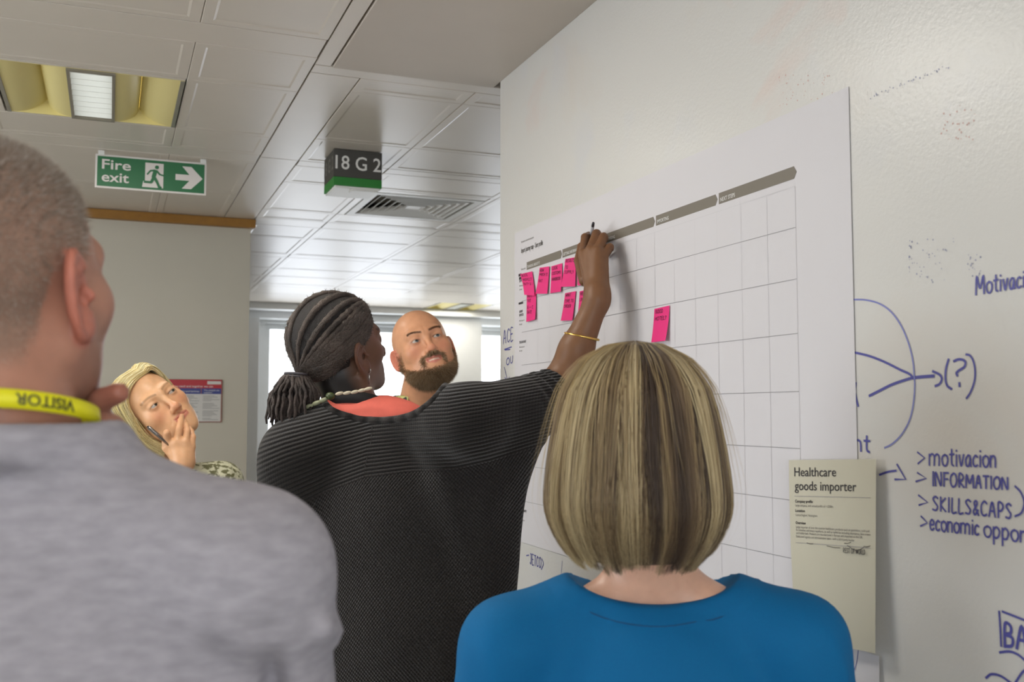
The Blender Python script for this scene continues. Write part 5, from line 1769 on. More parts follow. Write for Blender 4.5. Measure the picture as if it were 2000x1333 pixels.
    def capf(p):
        d = ell(p, ctr, (0.0765, 0.1015, 0.0925))-0.0035
        pq = p.copy(); pq[:, 0] = np.abs(pq[:, 0])
        h_ = np.where(p[:, 1] > 0.016, np.interp(pq[:, 0], [0, 0.04, 0.060, 0.072, 0.09], [0.080, 0.075, 0.052, 0.012, 0.0])+np.clip(p[:, 1]-0.045, 0, 1)*0.4, np.where(p[:, 1] > -0.030, 0.020, -0.064))
        d = smx(d, (h_-p[:, 2])*0.7, 0.006)
        return smx(d, -(ear_sdf(pq, 1.05, 0.12)-0.003), 0.003)
    Vk, Fk = surf(capf, (-0.10, -0.14, -0.09), (0.10, 0.10, 0.135), 0.0035)
    Vh = np.array(mb.v)
    g = vnoise(Vh, 60, 3)[:, None]
    ch = np.array(rgb(76, 66, 60)[:3])*(1+0.5*g)
    hair = obj('hair', Vh, mb.f, Mh, root, True, col=ch)
    obj('hair_cap', (Vk*s)@R.T+c, Fk, Mh, hair, True, col=flatcol(Vk, rgb(34, 30, 29)))
    # frizz over the rows
    k = rng.choice(len(Vh), 14000)
    dN = Vh[k]-((ctr*s)@R.T+c); dN /= np.linalg.norm(dN, axis=1)[:, None]
    r0 = Vh[k]; tp = r0+(dN*0.6+rng.normal(size=(14000, 3))*0.6)*0.0042
    Vs, Fs, Cs = spikes(r0, tp, 0.0005, np.array(rgb(92, 80, 72)[:3])*(0.5+rng.random((14000, 1))), rng)
    obj('hair_frizz', Vs, Fs, M_beard, hair, False, col=Cs)['kind'] = 'stuff'
    tw = (tie*s)@R.T+c
    back = -(R[:, 1]); back = back/np.linalg.norm(back)
    dn = -ZZ
    axd = dn*0.95+back*0.10+RT*0.02; axd /= np.linalg.norm(axd)
    side = np.cross(axd, FW); side /= np.linalg.norm(side)
    side2 = np.cross(axd, side)
    # hair tie: two bands
    for k_ in range(2):
        q0 = tw+axd*(-0.002+0.006*k_)
        MB().tube([q0+side*0.0225*math.cos(a_*0.3927)+side2*0.0205*math.sin(a_*0.3927) for a_ in range(16)], 0.0024, 8, True).build('hair_tie', mat('grey_elastic', rgb(84, 80, 84), 0.6), hair, True)
    mb = MB()
    for k_ in range(120):
        an = rng.random()*6.283; rad = math.sqrt(rng.random())
        ox, oy = math.cos(an)*rad, math.sin(an)*rad
        L = rng.uniform(0.074, 0.098)*(1-0.30*max(0, ox*(1 if (side@RT) > 0 else -1)))
        p0 = tw+side*ox*0.017+side2*oy*0.016-axd*0.004
        pts = []; rr = []
        n = 9; ph = rng.random()*6
        for i in range(n+1):
            t = i/n
            spread = 0.017+0.030*math.sin(min(1.0, t*1.5)*1.57)
            q_ = tw+side*ox*spread*1.12+side2*oy*spread*0.95+axd*L*t-ZZ*0.012*t*t+(side*math.sin(i*1.7+ph)+side2*math.cos(i*1.9+ph))*0.0016
            pts.append(q_)
            rr.append(0.0042*(1-0.30*t)*(1+0.14*math.sin(i*2.6+ph)))
        rr[-1] *= 0.6
        mb.tube(pts, rr, 6)
    Vp = np.array(mb.v)
    ch = np.array(rgb(66, 56, 52)[:3])*(1+0.5*vnoise(Vp, 90, 5)[:, None])
    obj('ponytail', Vp, mb.f, Mh, hair, True, col=ch)
    # earring
    le = (np.array([0.083, 0.006, -0.043])*s)@R.T+c
    pts = [le+ZZ*(-0.004*i)+RT*(0.0028*math.sin(i*1.3)) for i in range(4)]+[le-ZZ*0.016, le-ZZ*0.034]
    MB().tube(pts, [0.0007, 0.0012, 0.0014, 0.0009, 0.0008, 0.0011], 8).build('earring', M_silver, root, True)

    # ---- coral top under the cardigan
    def coral(p):
        d = rell(p, nb-ZZ*0.024-bf*0.010+br*0.012, (0.150, 0.070, 0.058), R3)
        d = sm(d, rell(p, nb-ZZ*0.20, (0.150, 0.095, 0.17), R3), 0.04)
        d = sm(d, rell(p, hip+ZZ*0.16, (0.14, 0.105, 0.24), R3), 0.06)
        d = smx(d, -cap(p, nb-ZZ*0.03, nb+ZZ*0.1+bf*0.03, 0.053, 0.07), 0.006)
        return smx(d, -(p[:, 2]-0.85), 0.01)
    Vt, Ft = surf(coral, nb-np.array([0.24, 0.24, 0.68]), nb+np.array([0.24, 0.24, 0.06]), 0.008)
    obj('coral_top', Vt, Ft, M_coral, root, True)

    # ---- cardigan
    zs_a = np.array([-0.30, -0.218, -0.151, -0.078, 0.005, 0.088, 0.19, 0.255, 0.36, 0.5])
    zs_z = np.array([1.215, 1.258, 1.300, 1.339, 1.370, 1.381, 1.388, 1.403, 1.437, 1.47])
    cuff = P(1096, 768, 2.17)
    ax_arm = (eR-sR)/np.linalg.norm(eR-sR)
    lo_pts = [P(1020, 836, 2.10), P(948, 985, 2.06), P(952, 1240, 2.06)]
    nk = P(738, 754, 2.06); NA, NB_ = 0.142, 0.068
    def nell(p):
        a_ = (p-nk)@br; b_ = p[:, 2]-nk[2]
        k0 = np.sqrt((a_/NA)**2+(b_/NB_)**2); k1 = np.sqrt((a_/NA**2)**2+(b_/NB_**2)**2)+1e-9
        return k0*(k0-1)/k1
    folds = [(P(930, 960, 1.93), P(690, 1210, 1.93), 0.034), (P(950, 1060, 1.93), P(760, 1300, 1.93), 0.034), (P(905, 1010, 1.92), P(860, 1330, 1.95), 0.016),
             (P(820, 770, 1.99), P(850, 900, 1.95), 0.016), (P(872, 765, 1.97), P(905, 880, 1.95), 0.014), (P(985, 770, 2.02), P(960, 880, 2.0), 0.014), (P(650, 1130, 1.95), P(600, 1280, 1.97), 0.016)]
    def cardi(p):
        d = rell(p, P(735, 960, 2.15), (0.205, 0.125, 0.21), R3)
        d = sm(d, rell(p, P(790, 1230, 2.13), (0.225, 0.150, 0.33), R3), 0.09)
        d = sm(d, cap(p, P(640, 848, 2.12), sL, 0.064, 0.066), 0.045)
        d = sm(d, cap(p, P(800, 812, 2.10), sR, 0.060, 0.070), 0.045)
        d = sm(d, chain(p, [sL, eL, wL+ZZ*0.06], [0.072, 0.066, 0.050], 0.03), 0.05)
        d = sm(d, cap(p, sR, cuff, 0.064, 0.053), 0.04)
        d = sm(d, chain(p, lo_pts, [0.050, 0.036, 0.046], 0.04), 0.05)
        d = sm(d, tri(p, P(850, 860, 2.04), lo_pts[0], lo_pts[2], 0.034), 0.04)
        for a_, b_, r_ in folds:
            t = cap(p, a_, b_, 0.0)
            d = d-r_*0.5*np.exp(-(t/0.030)**2)
        # gathered folds where the sleeve is pushed up
        u = (p-sR)@ax_arm
        L = np.linalg.norm(eR-sR)
        w_ = np.clip((u-0.55*L)/(0.25*L), 0, 1)*np.clip((p[:, 2]-1.40)/0.05, 0, 1)
        d = d-0.0065*w_*np.sin(2*math.pi*(u+0.25*(p[:, 2]-1.5))/0.026)
        # soft drape noise
        d = d-0.004*vnoise(p, 14, 2)
        # neck opening, cuff opening, hem, open front
        d = smx(d, -nell(p), 0.008)
        d = smx(d, -cap(p, nb+ZZ*0.02, nb+ZZ*0.12, 0.075, 0.09), 0.01)
        d = smx(d, (p-cuff)@ax_arm, 0.012)
        d = smx(d, -(p[:, 2]-0.72), 0.012)
        return d
    Vc, Fc = surf(cardi, np.minimum.reduce([hip-0.42, sL-0.30])*np.array([1, 1, 0])+np.array([0, 0, 0.70]), np.array([max(sR[0], cuff[0])+0.14, sR[1]+0.42, 1.66]), 0.0065)
    a_ = (Vc-P(715, 900, 2.05))@br; zz_ = Vc[:, 2]
    zs = np.interp(a_, zs_a, zs_z)
    yoke = np.clip((zz_-zs)/0.010+0.5, 0, 1)
    wgt = np.clip(1-(zz_-zs)/0.2*0.5, 0.4, 1)
    rib = np.where(zz_ > zs, (zz_-1.37)-(zs-1.37)*wgt, zz_-zs)
    card = obj('cardigan', Vc, Fc, M_knit, root, True, attrs={'rib': rib, 'yoke': yoke, 'lat': a_})
    # rib neckband: a roll along the back of the neck opening
    pts = []
    ts = np.linspace(-0.30, 0.12, 260)
    for i in range(33):
        an = math.radians(176+188*i/32)
        q_ = nk+br*math.cos(an)*NA*1.035+ZZ*math.sin(an)*NB_*1.06
        dv = cardi(q_[None]+bf[None]*ts[:, None])
        hit = np.where(dv < 0)[0]
        if len(hit): pts.append(q_+bf*(ts[hit[0]]+0.004))
    if len(pts) > 6:
        pts = np.array(pts)
        for _ in range(2): pts[1:-1] = (pts[:-2]+2*pts[1:-1]+pts[2:])/4
        mb = MB().tube(pts, 0.0085, 10)
        Vn = np.array(mb.v)
        obj('neckband', Vn, mb.f, M_knit, card, True, attrs={'rib': (np.arange(len(Vn))//10)*0.0035, 'yoke': np.ones(len(Vn)), 'lat': Vn[:, 2]})
    # seam down the middle of the yoke
    sp = []
    for zq in np.linspace(1.475, 1.372, 24):
        q_ = P(722, 900, 2.05); q_ = np.array([q_[0], q_[1], zq])+br*(0.004*math.sin(zq*40))
        ts = np.linspace(-0.22, 0.1, 160)
        dv = cardi(q_[None]+bf[None]*ts[:, None])
        hit = np.where(dv < 0)[0]
        if len(hit): sp.append(q_+bf*ts[hit[0]])
    if len(sp) > 4:
        MB().tube(sp, 0.0013, 6).build('seam', mat('knit_seam', rgb(40, 38, 37), 0.9), card, True)

    # ---- neck lanyard cord and necklace of beads
    cp_ = []
    for i in range(33):
        an = 2*math.pi*i/32
        q_ = nb+br*math.sin(an)*0.064-bf*math.cos(an)*0.066+ZZ*(0.004+0.020*math.cos(an))
        cp_.append(q_)
    v = []; f = []
    for i, q_ in enumerate(cp_[:-1]):
        v += [q_-ZZ*0.011, q_+ZZ*0.013, (q_+ZZ*0.013-nb)*1.03+nb, (q_-ZZ*0.011-nb)*1.03+nb]
    for i in range(32):
        j = (i+1) % 32
        for k_ in range(4): f.append((i*4+k_, j*4+k_, j*4+(k_+1) % 4, i*4+(k_+1) % 4))
    obj('neck_scarf', v, f, M_band, root, True)
    neck_l = bpy.data.objects.new('necklace', None); COL.objects.link(neck_l)
    neck_l.parent = root; b0 = nb-np.array(root['_b']); neck_l.location = b0; neck_l['_b'] = [float(t) for t in nb]
    M_bgreen = mat('bead_green', rgb(66, 76, 42), 0.4); M_shell = mat('bead_shell', rgb(196, 184, 160), 0.4); M_leaf = mat('bead_leaf', rgb(150, 152, 122), 0.45)
    def bead(center, rad, m, ax, asp):
        ax = np.asarray(ax, float); ax /= np.linalg.norm(ax)
        u = np.cross(ax, [0.2, 0.1, 0.9]); u /= np.linalg.norm(u); w_ = np.cross(ax, u)
        v = []; f = []
        for i in range(7):
            t = math.pi*i/6
            for k_ in range(10):
                an = 2*math.pi*k_/10
                v.append(center+ax*math.cos(t)*rad*asp+(u*math.cos(an)+w_*math.sin(an)*0.8)*math.sin(t)*rad)
        for i in range(6):
            for k_ in range(10): f.append((i*10+k_, i*10+(k_+1) % 10, i*10+10+(k_+1) % 10, i*10+10+k_))
        obj('bead', v, f, m, neck_l, True)
    tl = lambda x_, y_, d_: P(x_, y_, d_)
    bead(tl(645, 774, 2.078), 0.0100, M_bgreen, RT, 1.0)
    for i, (x_, y_) in enumerate(((663, 769), (678, 768), (693, 766), (707, 763), (719, 760))):
        bead(tl(x_, y_, 2.074-0.001*i), 0.0046, M_shell, RT+UP*0.25, 2.0)
    for x_, y_ in ((632, 782), (618, 788), (604, 794)):
        bead(tl(x_, y_, 2.092), 0.0060, M_leaf, RT+UP*0.4, 1.9)
    # ---- bangle
    bc = wr+(eR-wr)*0.40; axb = (eR-wr)/np.linalg.norm(eR-wr)
    axb = axb*0.9+UP*(-0.15)+RT*0.15; axb /= np.linalg.norm(axb)
    u = np.cross(axb, FW); u /= np.linalg.norm(u); w_ = np.cross(axb, u)
    MB().tube([bc+u*0.0365*math.cos(k_*0.2618)+w_*0.034*math.sin(k_*0.2618) for k_ in range(24)], 0.0029, 8, True).build('bangle', M_gold, root, True)
    legs_and_feet(root, hip, br, bf, M_black, M_shoe, 0.9)
    # ---- the pen she writes with
    a, b = H(1158, 441, .050), H(1152, 476, .020)
    pe = tag(MB().tube([a, a+(b-a)*0.35, b], [0.0036, 0.0042, 0.0040], 10).build('pen', mat('pen_grey', rgb(176, 176, 180), 0.35), None, True, base=(a+b)/2),
             'grey pen with dark end in the raised writing hand', 'pen')
    d = (b-a)/np.linalg.norm(b-a)
    MB().tube([a-d*0.012, a+d*0.002], [0.0030, 0.0037], 10).build('pen_end', mat('pen_dark', rgb(48, 46, 52), 0.4), pe, True)
    return root
writer()
# ------------------------------------------------------------------ the man in grey in the left foreground
M_cskin = skin_mat('skin_ruddy', 0.45, 0.35, 0.07, 0.08)
def heather():
    m = mat('grey_marl_jersey', rgb(154, 151, 159), 0.95, 0.13, 90, 0.10, 900, spec=0.15, bdist=0.001)
    nt = m.node_tree
    for n in nt.nodes:
        if n.type == 'TEX_NOISE' and abs(n.inputs['Scale'].default_value-90) < 1:
            mp = nt.nodes.new('ShaderNodeMapping')
            mp.inputs['Scale'].default_value = (0.55, 0.55, 1.5)
            src = n.inputs['Vector'].links[0].from_socket
            nt.links.new(src, mp.inputs['Vector'])
            nt.links.new(mp.outputs[0], n.inputs['Vector'])
            n.inputs['Detail'].default_value = 6
    return m
M_marl = heather()
def grey_man():
    R = rotm(14, 8, -1); s = 1.02
    c = P(146, 577, 0.84)-(np.array([0.080, -0.010, -0.015])*s)@R.T
    psi = math.radians(-4)
    bf = FH*math.cos(psi)+RT*math.sin(psi); br = np.cross(bf, ZZ)
    R3 = np.array([br, bf, ZZ]).T
    nb = P(28, 905, 0.845)
    hip = np.array([nb[0], nb[1]-0.0, 0.93])
    sR = P(478, 1122, 0.83); sL = nb-br*0.20-ZZ*0.075
    eR = sR-ZZ*0.27+bf*0.12+br*0.02; wr = P(188, 925, 1.00)
    eL = sL-ZZ*0.30-br*0.05; wL = eL-ZZ*0.25+bf*0.05
    o = dict(w=1.03, jaw=1.0, nk=0.016, nose=1.0, lip=0.9, brow=0.002, eye=0.9, ear=1.10, flare=0.12, red=rgb(196, 108, 92), lipc=rgb(170, 100, 92),
             brows=rgb(120, 100, 84), rim=rgb(150, 100, 84), earred=0.55)
    nl = to_local(nb, R, c, s)
    o['neck'] = [((0, -0.032, -0.05), nl, 0.0555, 0.0585)]
    V, F, W = build_head(R, c, o, s, 0.0026, -0.175)
    base = rgb(176, 127, 107)
    col = skin_color(V, base, o)
    x = V[:, 0]; ax = np.abs(x); y = V[:, 1]; z = V[:, 2]
    q = V.copy(); q[:, 0] = ax
    ear = ear_sdf(q, 1.1, 0.12)
    hl = np.interp(y, [-0.12, -0.05, -0.032, -0.028, -0.005, 0.012, 0.024, 0.03, 0.05, 0.07], [-0.075, -0.072, -0.050, 0.0, 0.012, 0.010, 0.012, 0.040, 0.056, 0.076])
    sc = np.clip((z-hl)/0.020, 0, 1)*(ear > 0.002)
    scn = sc*(0.88+0.12*vnoise(V, 60, 4))
    hc = np.array(rgb(134, 116, 102)[:3])
    grey = np.clip((z-0.02)/0.06, 0, 1)[:, None]
    hcol = hc*(1-0.25*grey)+np.array(rgb(150, 142, 134)[:3])*0.25*grey
    scn = np.clip(scn, 0, 1)[:, None]*0.72
    col = col*(1-scn)+hcol*scn
    # stubble on the jaw
    stb = (np.clip((-0.028-z)/0.02, 0, 1)*np.clip((y-0.0)/0.03, 0, 1)*(z > -0.125))[:, None]*0.30
    col = col*(1-stb)+np.array(rgb(140, 118, 106)[:3])*stb
    N = vnormals(V, F)
    Vb, Fb = body_core(hip, br, bf, nb[2]-0.05, wid=1.05)
    sk = [(W, F, col), (Vb, Fb, flatcol(Vb, base))]
    # hand at the chin: thumb along the jaw, fingers curled below it
    h = lambda x_, y_, d_: P(x_, y_, d_)
    fg = [([h(168, 900, .965), h(214, 838, .935), h(196, 822, .925), h(172, 822, .93)], [.0118, .0138, .0112, .0088]),
          ([h(190, 915, .985), h(240, 862, .965), h(224, 842, .955), h(196, 838, .955)], [.0115, .0112, .0102, .0086]),
          ([h(205, 935, 1.005), h(252, 888, .99), h(238, 866, .98), h(212, 862, .98)], [.0110, .0106, .0096, .0082]),
          ([h(212, 955, 1.02), h(255, 915, 1.01), h(244, 894, 1.0), h(222, 890, 1.0)], [.0100, .0094, .0086, .0074]),
          ([h(140, 880, .955), h(158, 815, .93), h(198, 782, .918), h(231, 768, .912)], [.0150, .0125, .0108, .0098])]
    palm = [(wr, h(168, 900, .965), .024, .016), (wr, h(190, 915, .985), .024, .015), (wr, h(205, 935, 1.005), .022, .014), (wr, h(212, 955, 1.02), .020, .013), (wr, h(142, 885, .955), .020, .016)]
    def hand(p):
        d = hand_sdf(p, wr, palm, fg, 0.004)
        return sm(d, chain(p, [wr, wr+(eR-wr)*0.6, eR, sR], [.026, .036, .036, .038], 0.02), 0.015)
    ap = np.array([wr, eR, sR]+[t for a_, _ in fg for t in a_])
    Va, Fa = surf(hand, ap.min(0)-0.08, ap.max(0)+0.08, 0.004)
    hcl = flatcol(Va, rgb(172, 122, 102))
    t = np.exp(-(((Va-fg[4][0][3])**2).sum(1)/0.022**2))[:, None]
    hcl = hcl*(1-0.5*t)+np.array(rgb(152, 78, 66)[:3])*0.5*t
    sk.append((Va, Fa, hcl))
    fgl = []
    for k in range(4):
        b0 = wL-ZZ*0.085+bf*(0.030-0.020*k)
        fgl.append(([b0, b0-ZZ*0.045, b0-ZZ*0.08+br*0.014], [.0098, .009, .0075]))
    fgl.append(([wL-ZZ*0.02+bf*0.026, wL-ZZ*0.055+bf*0.048, wL-ZZ*0.08+bf*0.05], [.0125, .0105, .0085]))
    def arml(p):
        d = chain(p, [sL, eL, wL], [.055, .044, .029], 0.02)
        return sm(d, hand_sdf(p, wL, [(wL-ZZ*0.01+bf*0.012, wL-ZZ*0.085+bf*0.026, .017, .013), (wL-ZZ*0.01-bf*0.012, wL-ZZ*0.08-bf*0.026, .016, .012)], fgl), 0.015)
    ap = np.array([sL, eL, wL])
    Va, Fa = surf(arml, ap.min(0)-0.12-ZZ*0.08, ap.max(0)+0.1, 0.0075)
    sk.append((Va, Fa, flatcol(Va, base)))
    V2, F2, C2 = join(sk)
    root = obj('person', V2, F2, M_cskin, None, True, base=(hip[0], hip[1], 0.0), col=C2)
    tag(root, 'man with cropped grey hair in grey T-shirt and yellow lanyard, left foreground', 'person')
    eyes(root, R, c, (96, 104, 108), (0.1, 0.0), s)
    # cropped hair
    rng = np.random.default_rng(21)
    wgt = sc*(V[:, 2] > -0.09); n = 60000
    k = rng.choice(len(V), n, p=wgt/wgt.sum())
    r0 = V[k]+rng.normal(size=(n, 3))*0.0011
    ln = np.interp(r0[:, 2], [-0.07, -0.02, 0.05, 0.11], [0.0025, 0.0035, 0.0065, 0.0085])*rng.uniform(0.6, 1.15, n)
    d = N[k]*0.9+np.array([0, 0.25, -0.15])*np.clip((r0[:, 2:3])/0.1, 0, 1)+np.array([0, 0, -0.45])*np.clip(-r0[:, 2:3]/0.06+0.5, 0, 1)+rng.normal(size=(n, 3))*0.25
    d /= np.linalg.norm(d, axis=1)[:, None]
    pal = np.array([rgb(140, 124, 110)[:3], rgb(172, 160, 148)[:3], rgb(112, 97, 85)[:3], rgb(204, 198, 190)[:3]])
    Vs, Fs, Cs = spikes((r0*s)@R.T+c, ((r0+d*ln[:, None])*s)@R.T+c, 0.00016, pal[rng.choice(4, n, p=[0.42, 0.26, 0.20, 0.12])], rng)
    obj('hair', Vs, Fs, M_beard, root, False, col=Cs)['kind'] = 'stuff'
    # T-shirt
    nk = nb.copy(); nk[2] = 1.4755
    def shirt(p):
        d = rell(p, nb-ZZ*0.20+bf*0.015, (0.205, 0.125, 0.215), R3)
        d = sm(d, rell(p, hip+ZZ*0.16, (0.185, 0.130, 0.26), R3), 0.08)
        d = sm(d, cap(p, P(75, 955, 0.85), sR, 0.058, 0.064), 0.04)
        d = sm(d, cap(p, nb-ZZ*0.020-br*0.02, sL, 0.055, 0.066), 0.04)
        d = sm(d, cap(p, sR, sR+(eR-sR)*0.75, 0.066, 0.060), 0.035)
        d = sm(d, cap(p, sL, sL+(eL-sL)*0.7, 0.068, 0.064), 0.035)
        # drag lines from the armpit
        for a_, b_, w_, r_ in ((P(535, 1255, .76), P(560, 1400, .80), -0.012, 0.012), (P(440, 1200, .75), P(545, 1330, .77), -0.006, 0.016), (P(470, 1080, .76), P(470, 1240, .75), 0.004, 0.03), (P(636, 1240, .80), P(655, 1235, .80), 0.004, 0.016)):
            d = d-w_*np.exp(-(cap(p, a_, b_, 0.0)/r_)**2)
        pj_ = CW+(p-CW)*(0.78/np.maximum((p-CW)@FW, 0.2))[:, None]
        bk_ = ((p-nb)@bf < 0.0)
        for a_, b_, w_, r_ in (((529, 1296), (548, 1440), -0.026, 0.0095), ((556, 1262), (590, 1420), 0.008, 0.018), ((440, 1225), (512, 1290), 0.006, 0.016), ((420, 1270), (505, 1335), -0.007, 0.012), ((648, 1238), (664, 1236), 0.010, 0.013)):
            d = d-np.where(bk_, w_*np.exp(-(cap(pj_, P(*a_, 0.78), P(*b_, 0.78), 0.0)/r_)**2), 0)
        d = d-0.0025*vnoise(p, 17, 9)
        q = (p-nk)@R3
        tor = np.sqrt((np.sqrt(q[:, 0]**2+(q[:, 1]*0.95)**2)-0.079)**2+(q[:, 2]+0.012*np.clip(q[:, 1]/0.08, -1, 1)*0)**2*0.55)-0.0125
        d = sm(d, tor, 0.028)
        cyl = np.maximum(np.sqrt(q[:, 0]**2+(q[:, 1]*0.95)**2)-0.0745, -(q[:, 2]+0.008))
        d = smx(d, -cyl, 0.005)
        u = (p-(sR+(eR-sR)*0.75))@((eR-sR)/np.linalg.norm(eR-sR))
        return smx(d, -(p[:, 2]-0.80), 0.012)
    Vt, Ft = surf(shirt, np.array([nb[0]-0.40, nb[1]-0.36, 0.74]), np.array([nb[0]+0.42, nb[1]+0.36, nb[2]+0.06]), 0.0056)
    obj('t_shirt', Vt, Ft, M_marl, root, True)
    # yellow visitor lanyard round the neck
    M_yel = mat('lanyard_yellow', rgb(226, 220, 20), 0.55)
    lc = P(24, 808, 0.843)
    n = 48
    def band(an, hgt, rad):
        return lc+br*math.sin(an)*(0.0685+rad)-bf*math.cos(an)*(0.0700+rad)+ZZ*(hgt+0.0135*math.cos(an)-0.001)
    v = []; f = []
    for i in range(n):
        an = 2*math.pi*i/n
        v += [band(an, -0.0075, 0.0006), band(an, 0.0075, -0.001), band(an, 0.0075, -0.002), band(an, -0.0075, -0.0004)]
    for i in range(n):
        j = (i+1) % n
        for k_ in range(4): f.append((i*4+k_, j*4+k_, j*4+(k_+1) % 4, i*4+(k_+1) % 4))
    ly = obj('lanyard', v, f, M_yel, root, True)
    tv, tf = text_mesh('VISITOR', 0.0125, 0.02)
    w_ = tv[:, 0].max()
    pts = []
    a0 = math.radians(24); span = 0.046/0.068
    for (tx, ty, tz) in tv:
        an = a0+(1-tx/w_)*span
        pts.append(band(an, 0.0046-ty, 0.0004+(0.0003 if tz > 0 else 0)))
    obj('lettering', np.array(pts), tf, mat('lanyard_print', rgb(52, 52, 30), 0.6), ly)
    legs_and_feet(root, hip, br, bf, M_jeans, M_shoe, 0.9, girth=1.05)
grey_man()

# ------------------------------------------------------------------ the woman with the bobbed hair in blue
M_blue = mat('blue_jersey', rgb(2, 96, 148), 0.8, 0.03, 300, 0.12, 1500, spec=0.25, bdist=0.0006)
def bob_woman():
    c = P(1241, 848, 1.35); R = rotm(6, 0, 0); s = 0.92
    psi = math.radians(3)
    bf = FH*math.cos(psi)+RT*math.sin(psi); br = np.cross(bf, ZZ)
    R3 = np.array([br, bf, ZZ]).T
    nb = P(1275, 1165, 1.36)
    hip = np.array([nb[0], nb[1], 0.80])
    sL = P(993, 1264, 1.33); sR = P(1560, 1258, 1.31)
    eL = P(905, 1660, 1.33); eR = P(1652, 1660, 1.30)
    wL = eL-ZZ*0.22+bf*0.06; wR = eR-ZZ*0.22+bf*0.06
    o = dict(w=0.97, jaw=0.92, nose=0.9, lip=1.0, brow=-0.002, ear=0.9, red=rgb(206, 130, 108), lipc=rgb(180, 100, 96), brows=rgb(120, 96, 70), rim=rgb(150, 110, 94))
    o['neck'] = [((0, -0.022, -0.05), to_local(nb+ZZ*0.01, R, c, s), 0.052, 0.058),
                 (to_local(nb+ZZ*0.012-br*0.02, R, c, s), to_local(sL+ZZ*0.012+br*0.06, R, c, s), 0.042, 0.040), (to_local(nb+ZZ*0.012+br*0.02, R, c, s), to_local(sR+ZZ*0.012-br*0.06, R, c, s), 0.042, 0.040)]
    def f_(p): return head_sdf(p, o)
    V, F = surf(f_, (-0.19, -0.15, -0.33), (0.19, 0.135, 0.135), 0.0034)
    W = (V*s)@R.T+c
    base = rgb(214, 168, 144)
    col = skin_color(V, base, o)
    scal = (np.clip((V[:, 2]+0.02)/0.02, 0, 1)*(V[:, 1] < 0.05))[:, None]
    col = col*(1-scal)+np.array(rgb(96, 78, 58)[:3])*scal
    fr = np.clip(0.5+0.5*vnoise(V, 260, 8)-0.55, 0, 1)[:, None]*0.25
    col = col*(1-fr)+np.array(rgb(176, 118, 92)[:3])*fr
    Vb, Fb = body_core(hip, br, bf, nb[2]-0.05, wid=1.0)
    sk = [(W, F, col), (Vb, Fb, flatcol(Vb, base))]
    for sd, a, e, w_ in ((-1, sL, eL, wL), (1, sR, eR, wR)):
        fg = []
        for k in range(4):
            b0 = w_-ZZ*0.075+bf*(0.028-0.018*k)
            fg.append(([b0, b0-ZZ*0.04, b0-ZZ*0.070-br*sd*0.014], [.0088, .008, .0066]))
        fg.append(([w_-ZZ*0.02+bf*0.022, w_-ZZ*0.05+bf*0.042, w_-ZZ*0.074+bf*0.044], [.0115, .0096, .0078]))
        def arm(p, a=a, e=e, w_=w_, fg=fg):
            d = chain(p, [a, e, w_], [.048, .038, .025], 0.02)
            return sm(d, hand_sdf(p, w_, [(w_-ZZ*0.01+bf*0.010, w_-ZZ*0.075+bf*0.024, .0155, .0118), (w_-ZZ*0.01-bf*0.010, w_-ZZ*0.07-bf*0.024, .0145, .011)], fg), 0.015)
        ap = np.array([a, e, w_])
        Va, Fa = surf(arm, ap.min(0)-0.11-ZZ*0.08, ap.max(0)+0.09, 0.007)
        sk.append((Va, Fa, flatcol(Va, base)))
    V2, F2, C2 = join(sk)
    root = obj('person', V2, F2, M_skin, None, True, base=(hip[0], hip[1], 0.0), col=C2)
    tag(root, 'woman with highlighted blonde bob and bright blue top, seen from behind', 'person')
    eyes(root, R, c, (90, 110, 120), (0, 0), s)
    # ---- bob: profile of half-width against drop from the crown
    cr = P(1241, 668, 1.33)                     # crown
    prof_z = np.array([0, 0.005, 0.024, 0.045, 0.064, 0.090, 0.118, 0.145, 0.172, 0.195, 0.213, 0.235, 0.254, 0.270, 0.285])
    prof_r = np.array([0.002, 0.038, 0.070, 0.087, 0.098, 0.106, 0.112, 0.117, 0.121, 0.123, 0.123, 0.118, 0.110, 0.099, 0.088])
    arc = np.r_[0, np.cumsum(np.hypot(np.diff(prof_z), np.diff(prof_r)))]
    arc /= arc[-1]
    def bob(phi, t, inset, endt):
        """phi 0 = nape side; t 0..1 along the strand"""
        a = t*endt
        z = np.interp(a, arc, prof_z); r = np.interp(a, arc, prof_r)
        r = np.maximum(r-inset*np.clip(a*4, 0, 1), 0.001)
        dep = np.where(np.cos(phi) > 0, 0.98, 0.93)      # behind / in front of the crown
        return (cr-ZZ*(z+inset*0.5)[..., None]+br*(np.sin(phi)*r)[..., None]-bf*(np.cos(phi)*r*dep+0.012*np.clip(a*3, 0, 1))[..., None])
    rng = np.random.default_rng(31)
    m = 26
    t = np.linspace(0, 1, m)[None, :]
    def locks(n, inset_lo, inset_hi, rad, wid):
        # hair falls in locks: every strand belongs to one
        nl_ = 150
        lphi = np.sort(rng.uniform(-2.45, 2.45, nl_))
        lin = rng.uniform(0.0, 0.010, nl_); lend = rng.uniform(0.935, 1.0, nl_)
        ltone = np.clip(rng.normal(0.48, 0.36, nl_), 0, 1)
        lwav = rng.uniform(0, 6.3, nl_); lcurl = rng.normal(0, 1, nl_)
        li = rng.integers(0, nl_, n)
        off = rng.normal(0, wid, n)
        p0 = lphi[li]+off*2.2+rng.normal(0, 0.10, n)
        p1 = lphi[li]+off
        # strands leave the crown in a whorl and settle into their lock
        ph = p0[:, None]*(1-t)**2+p1[:, None]*(1-(1-t)**2)+0.030*1.6*lcurl[li][:, None]*np.clip((t-0.45)/0.55, 0, 1)**2+0.016*np.sin(t*5+lwav[li][:, None])*t
        ins = (lin[li]+rng.uniform(inset_lo, inset_hi, n))[:, None]*np.ones_like(t)
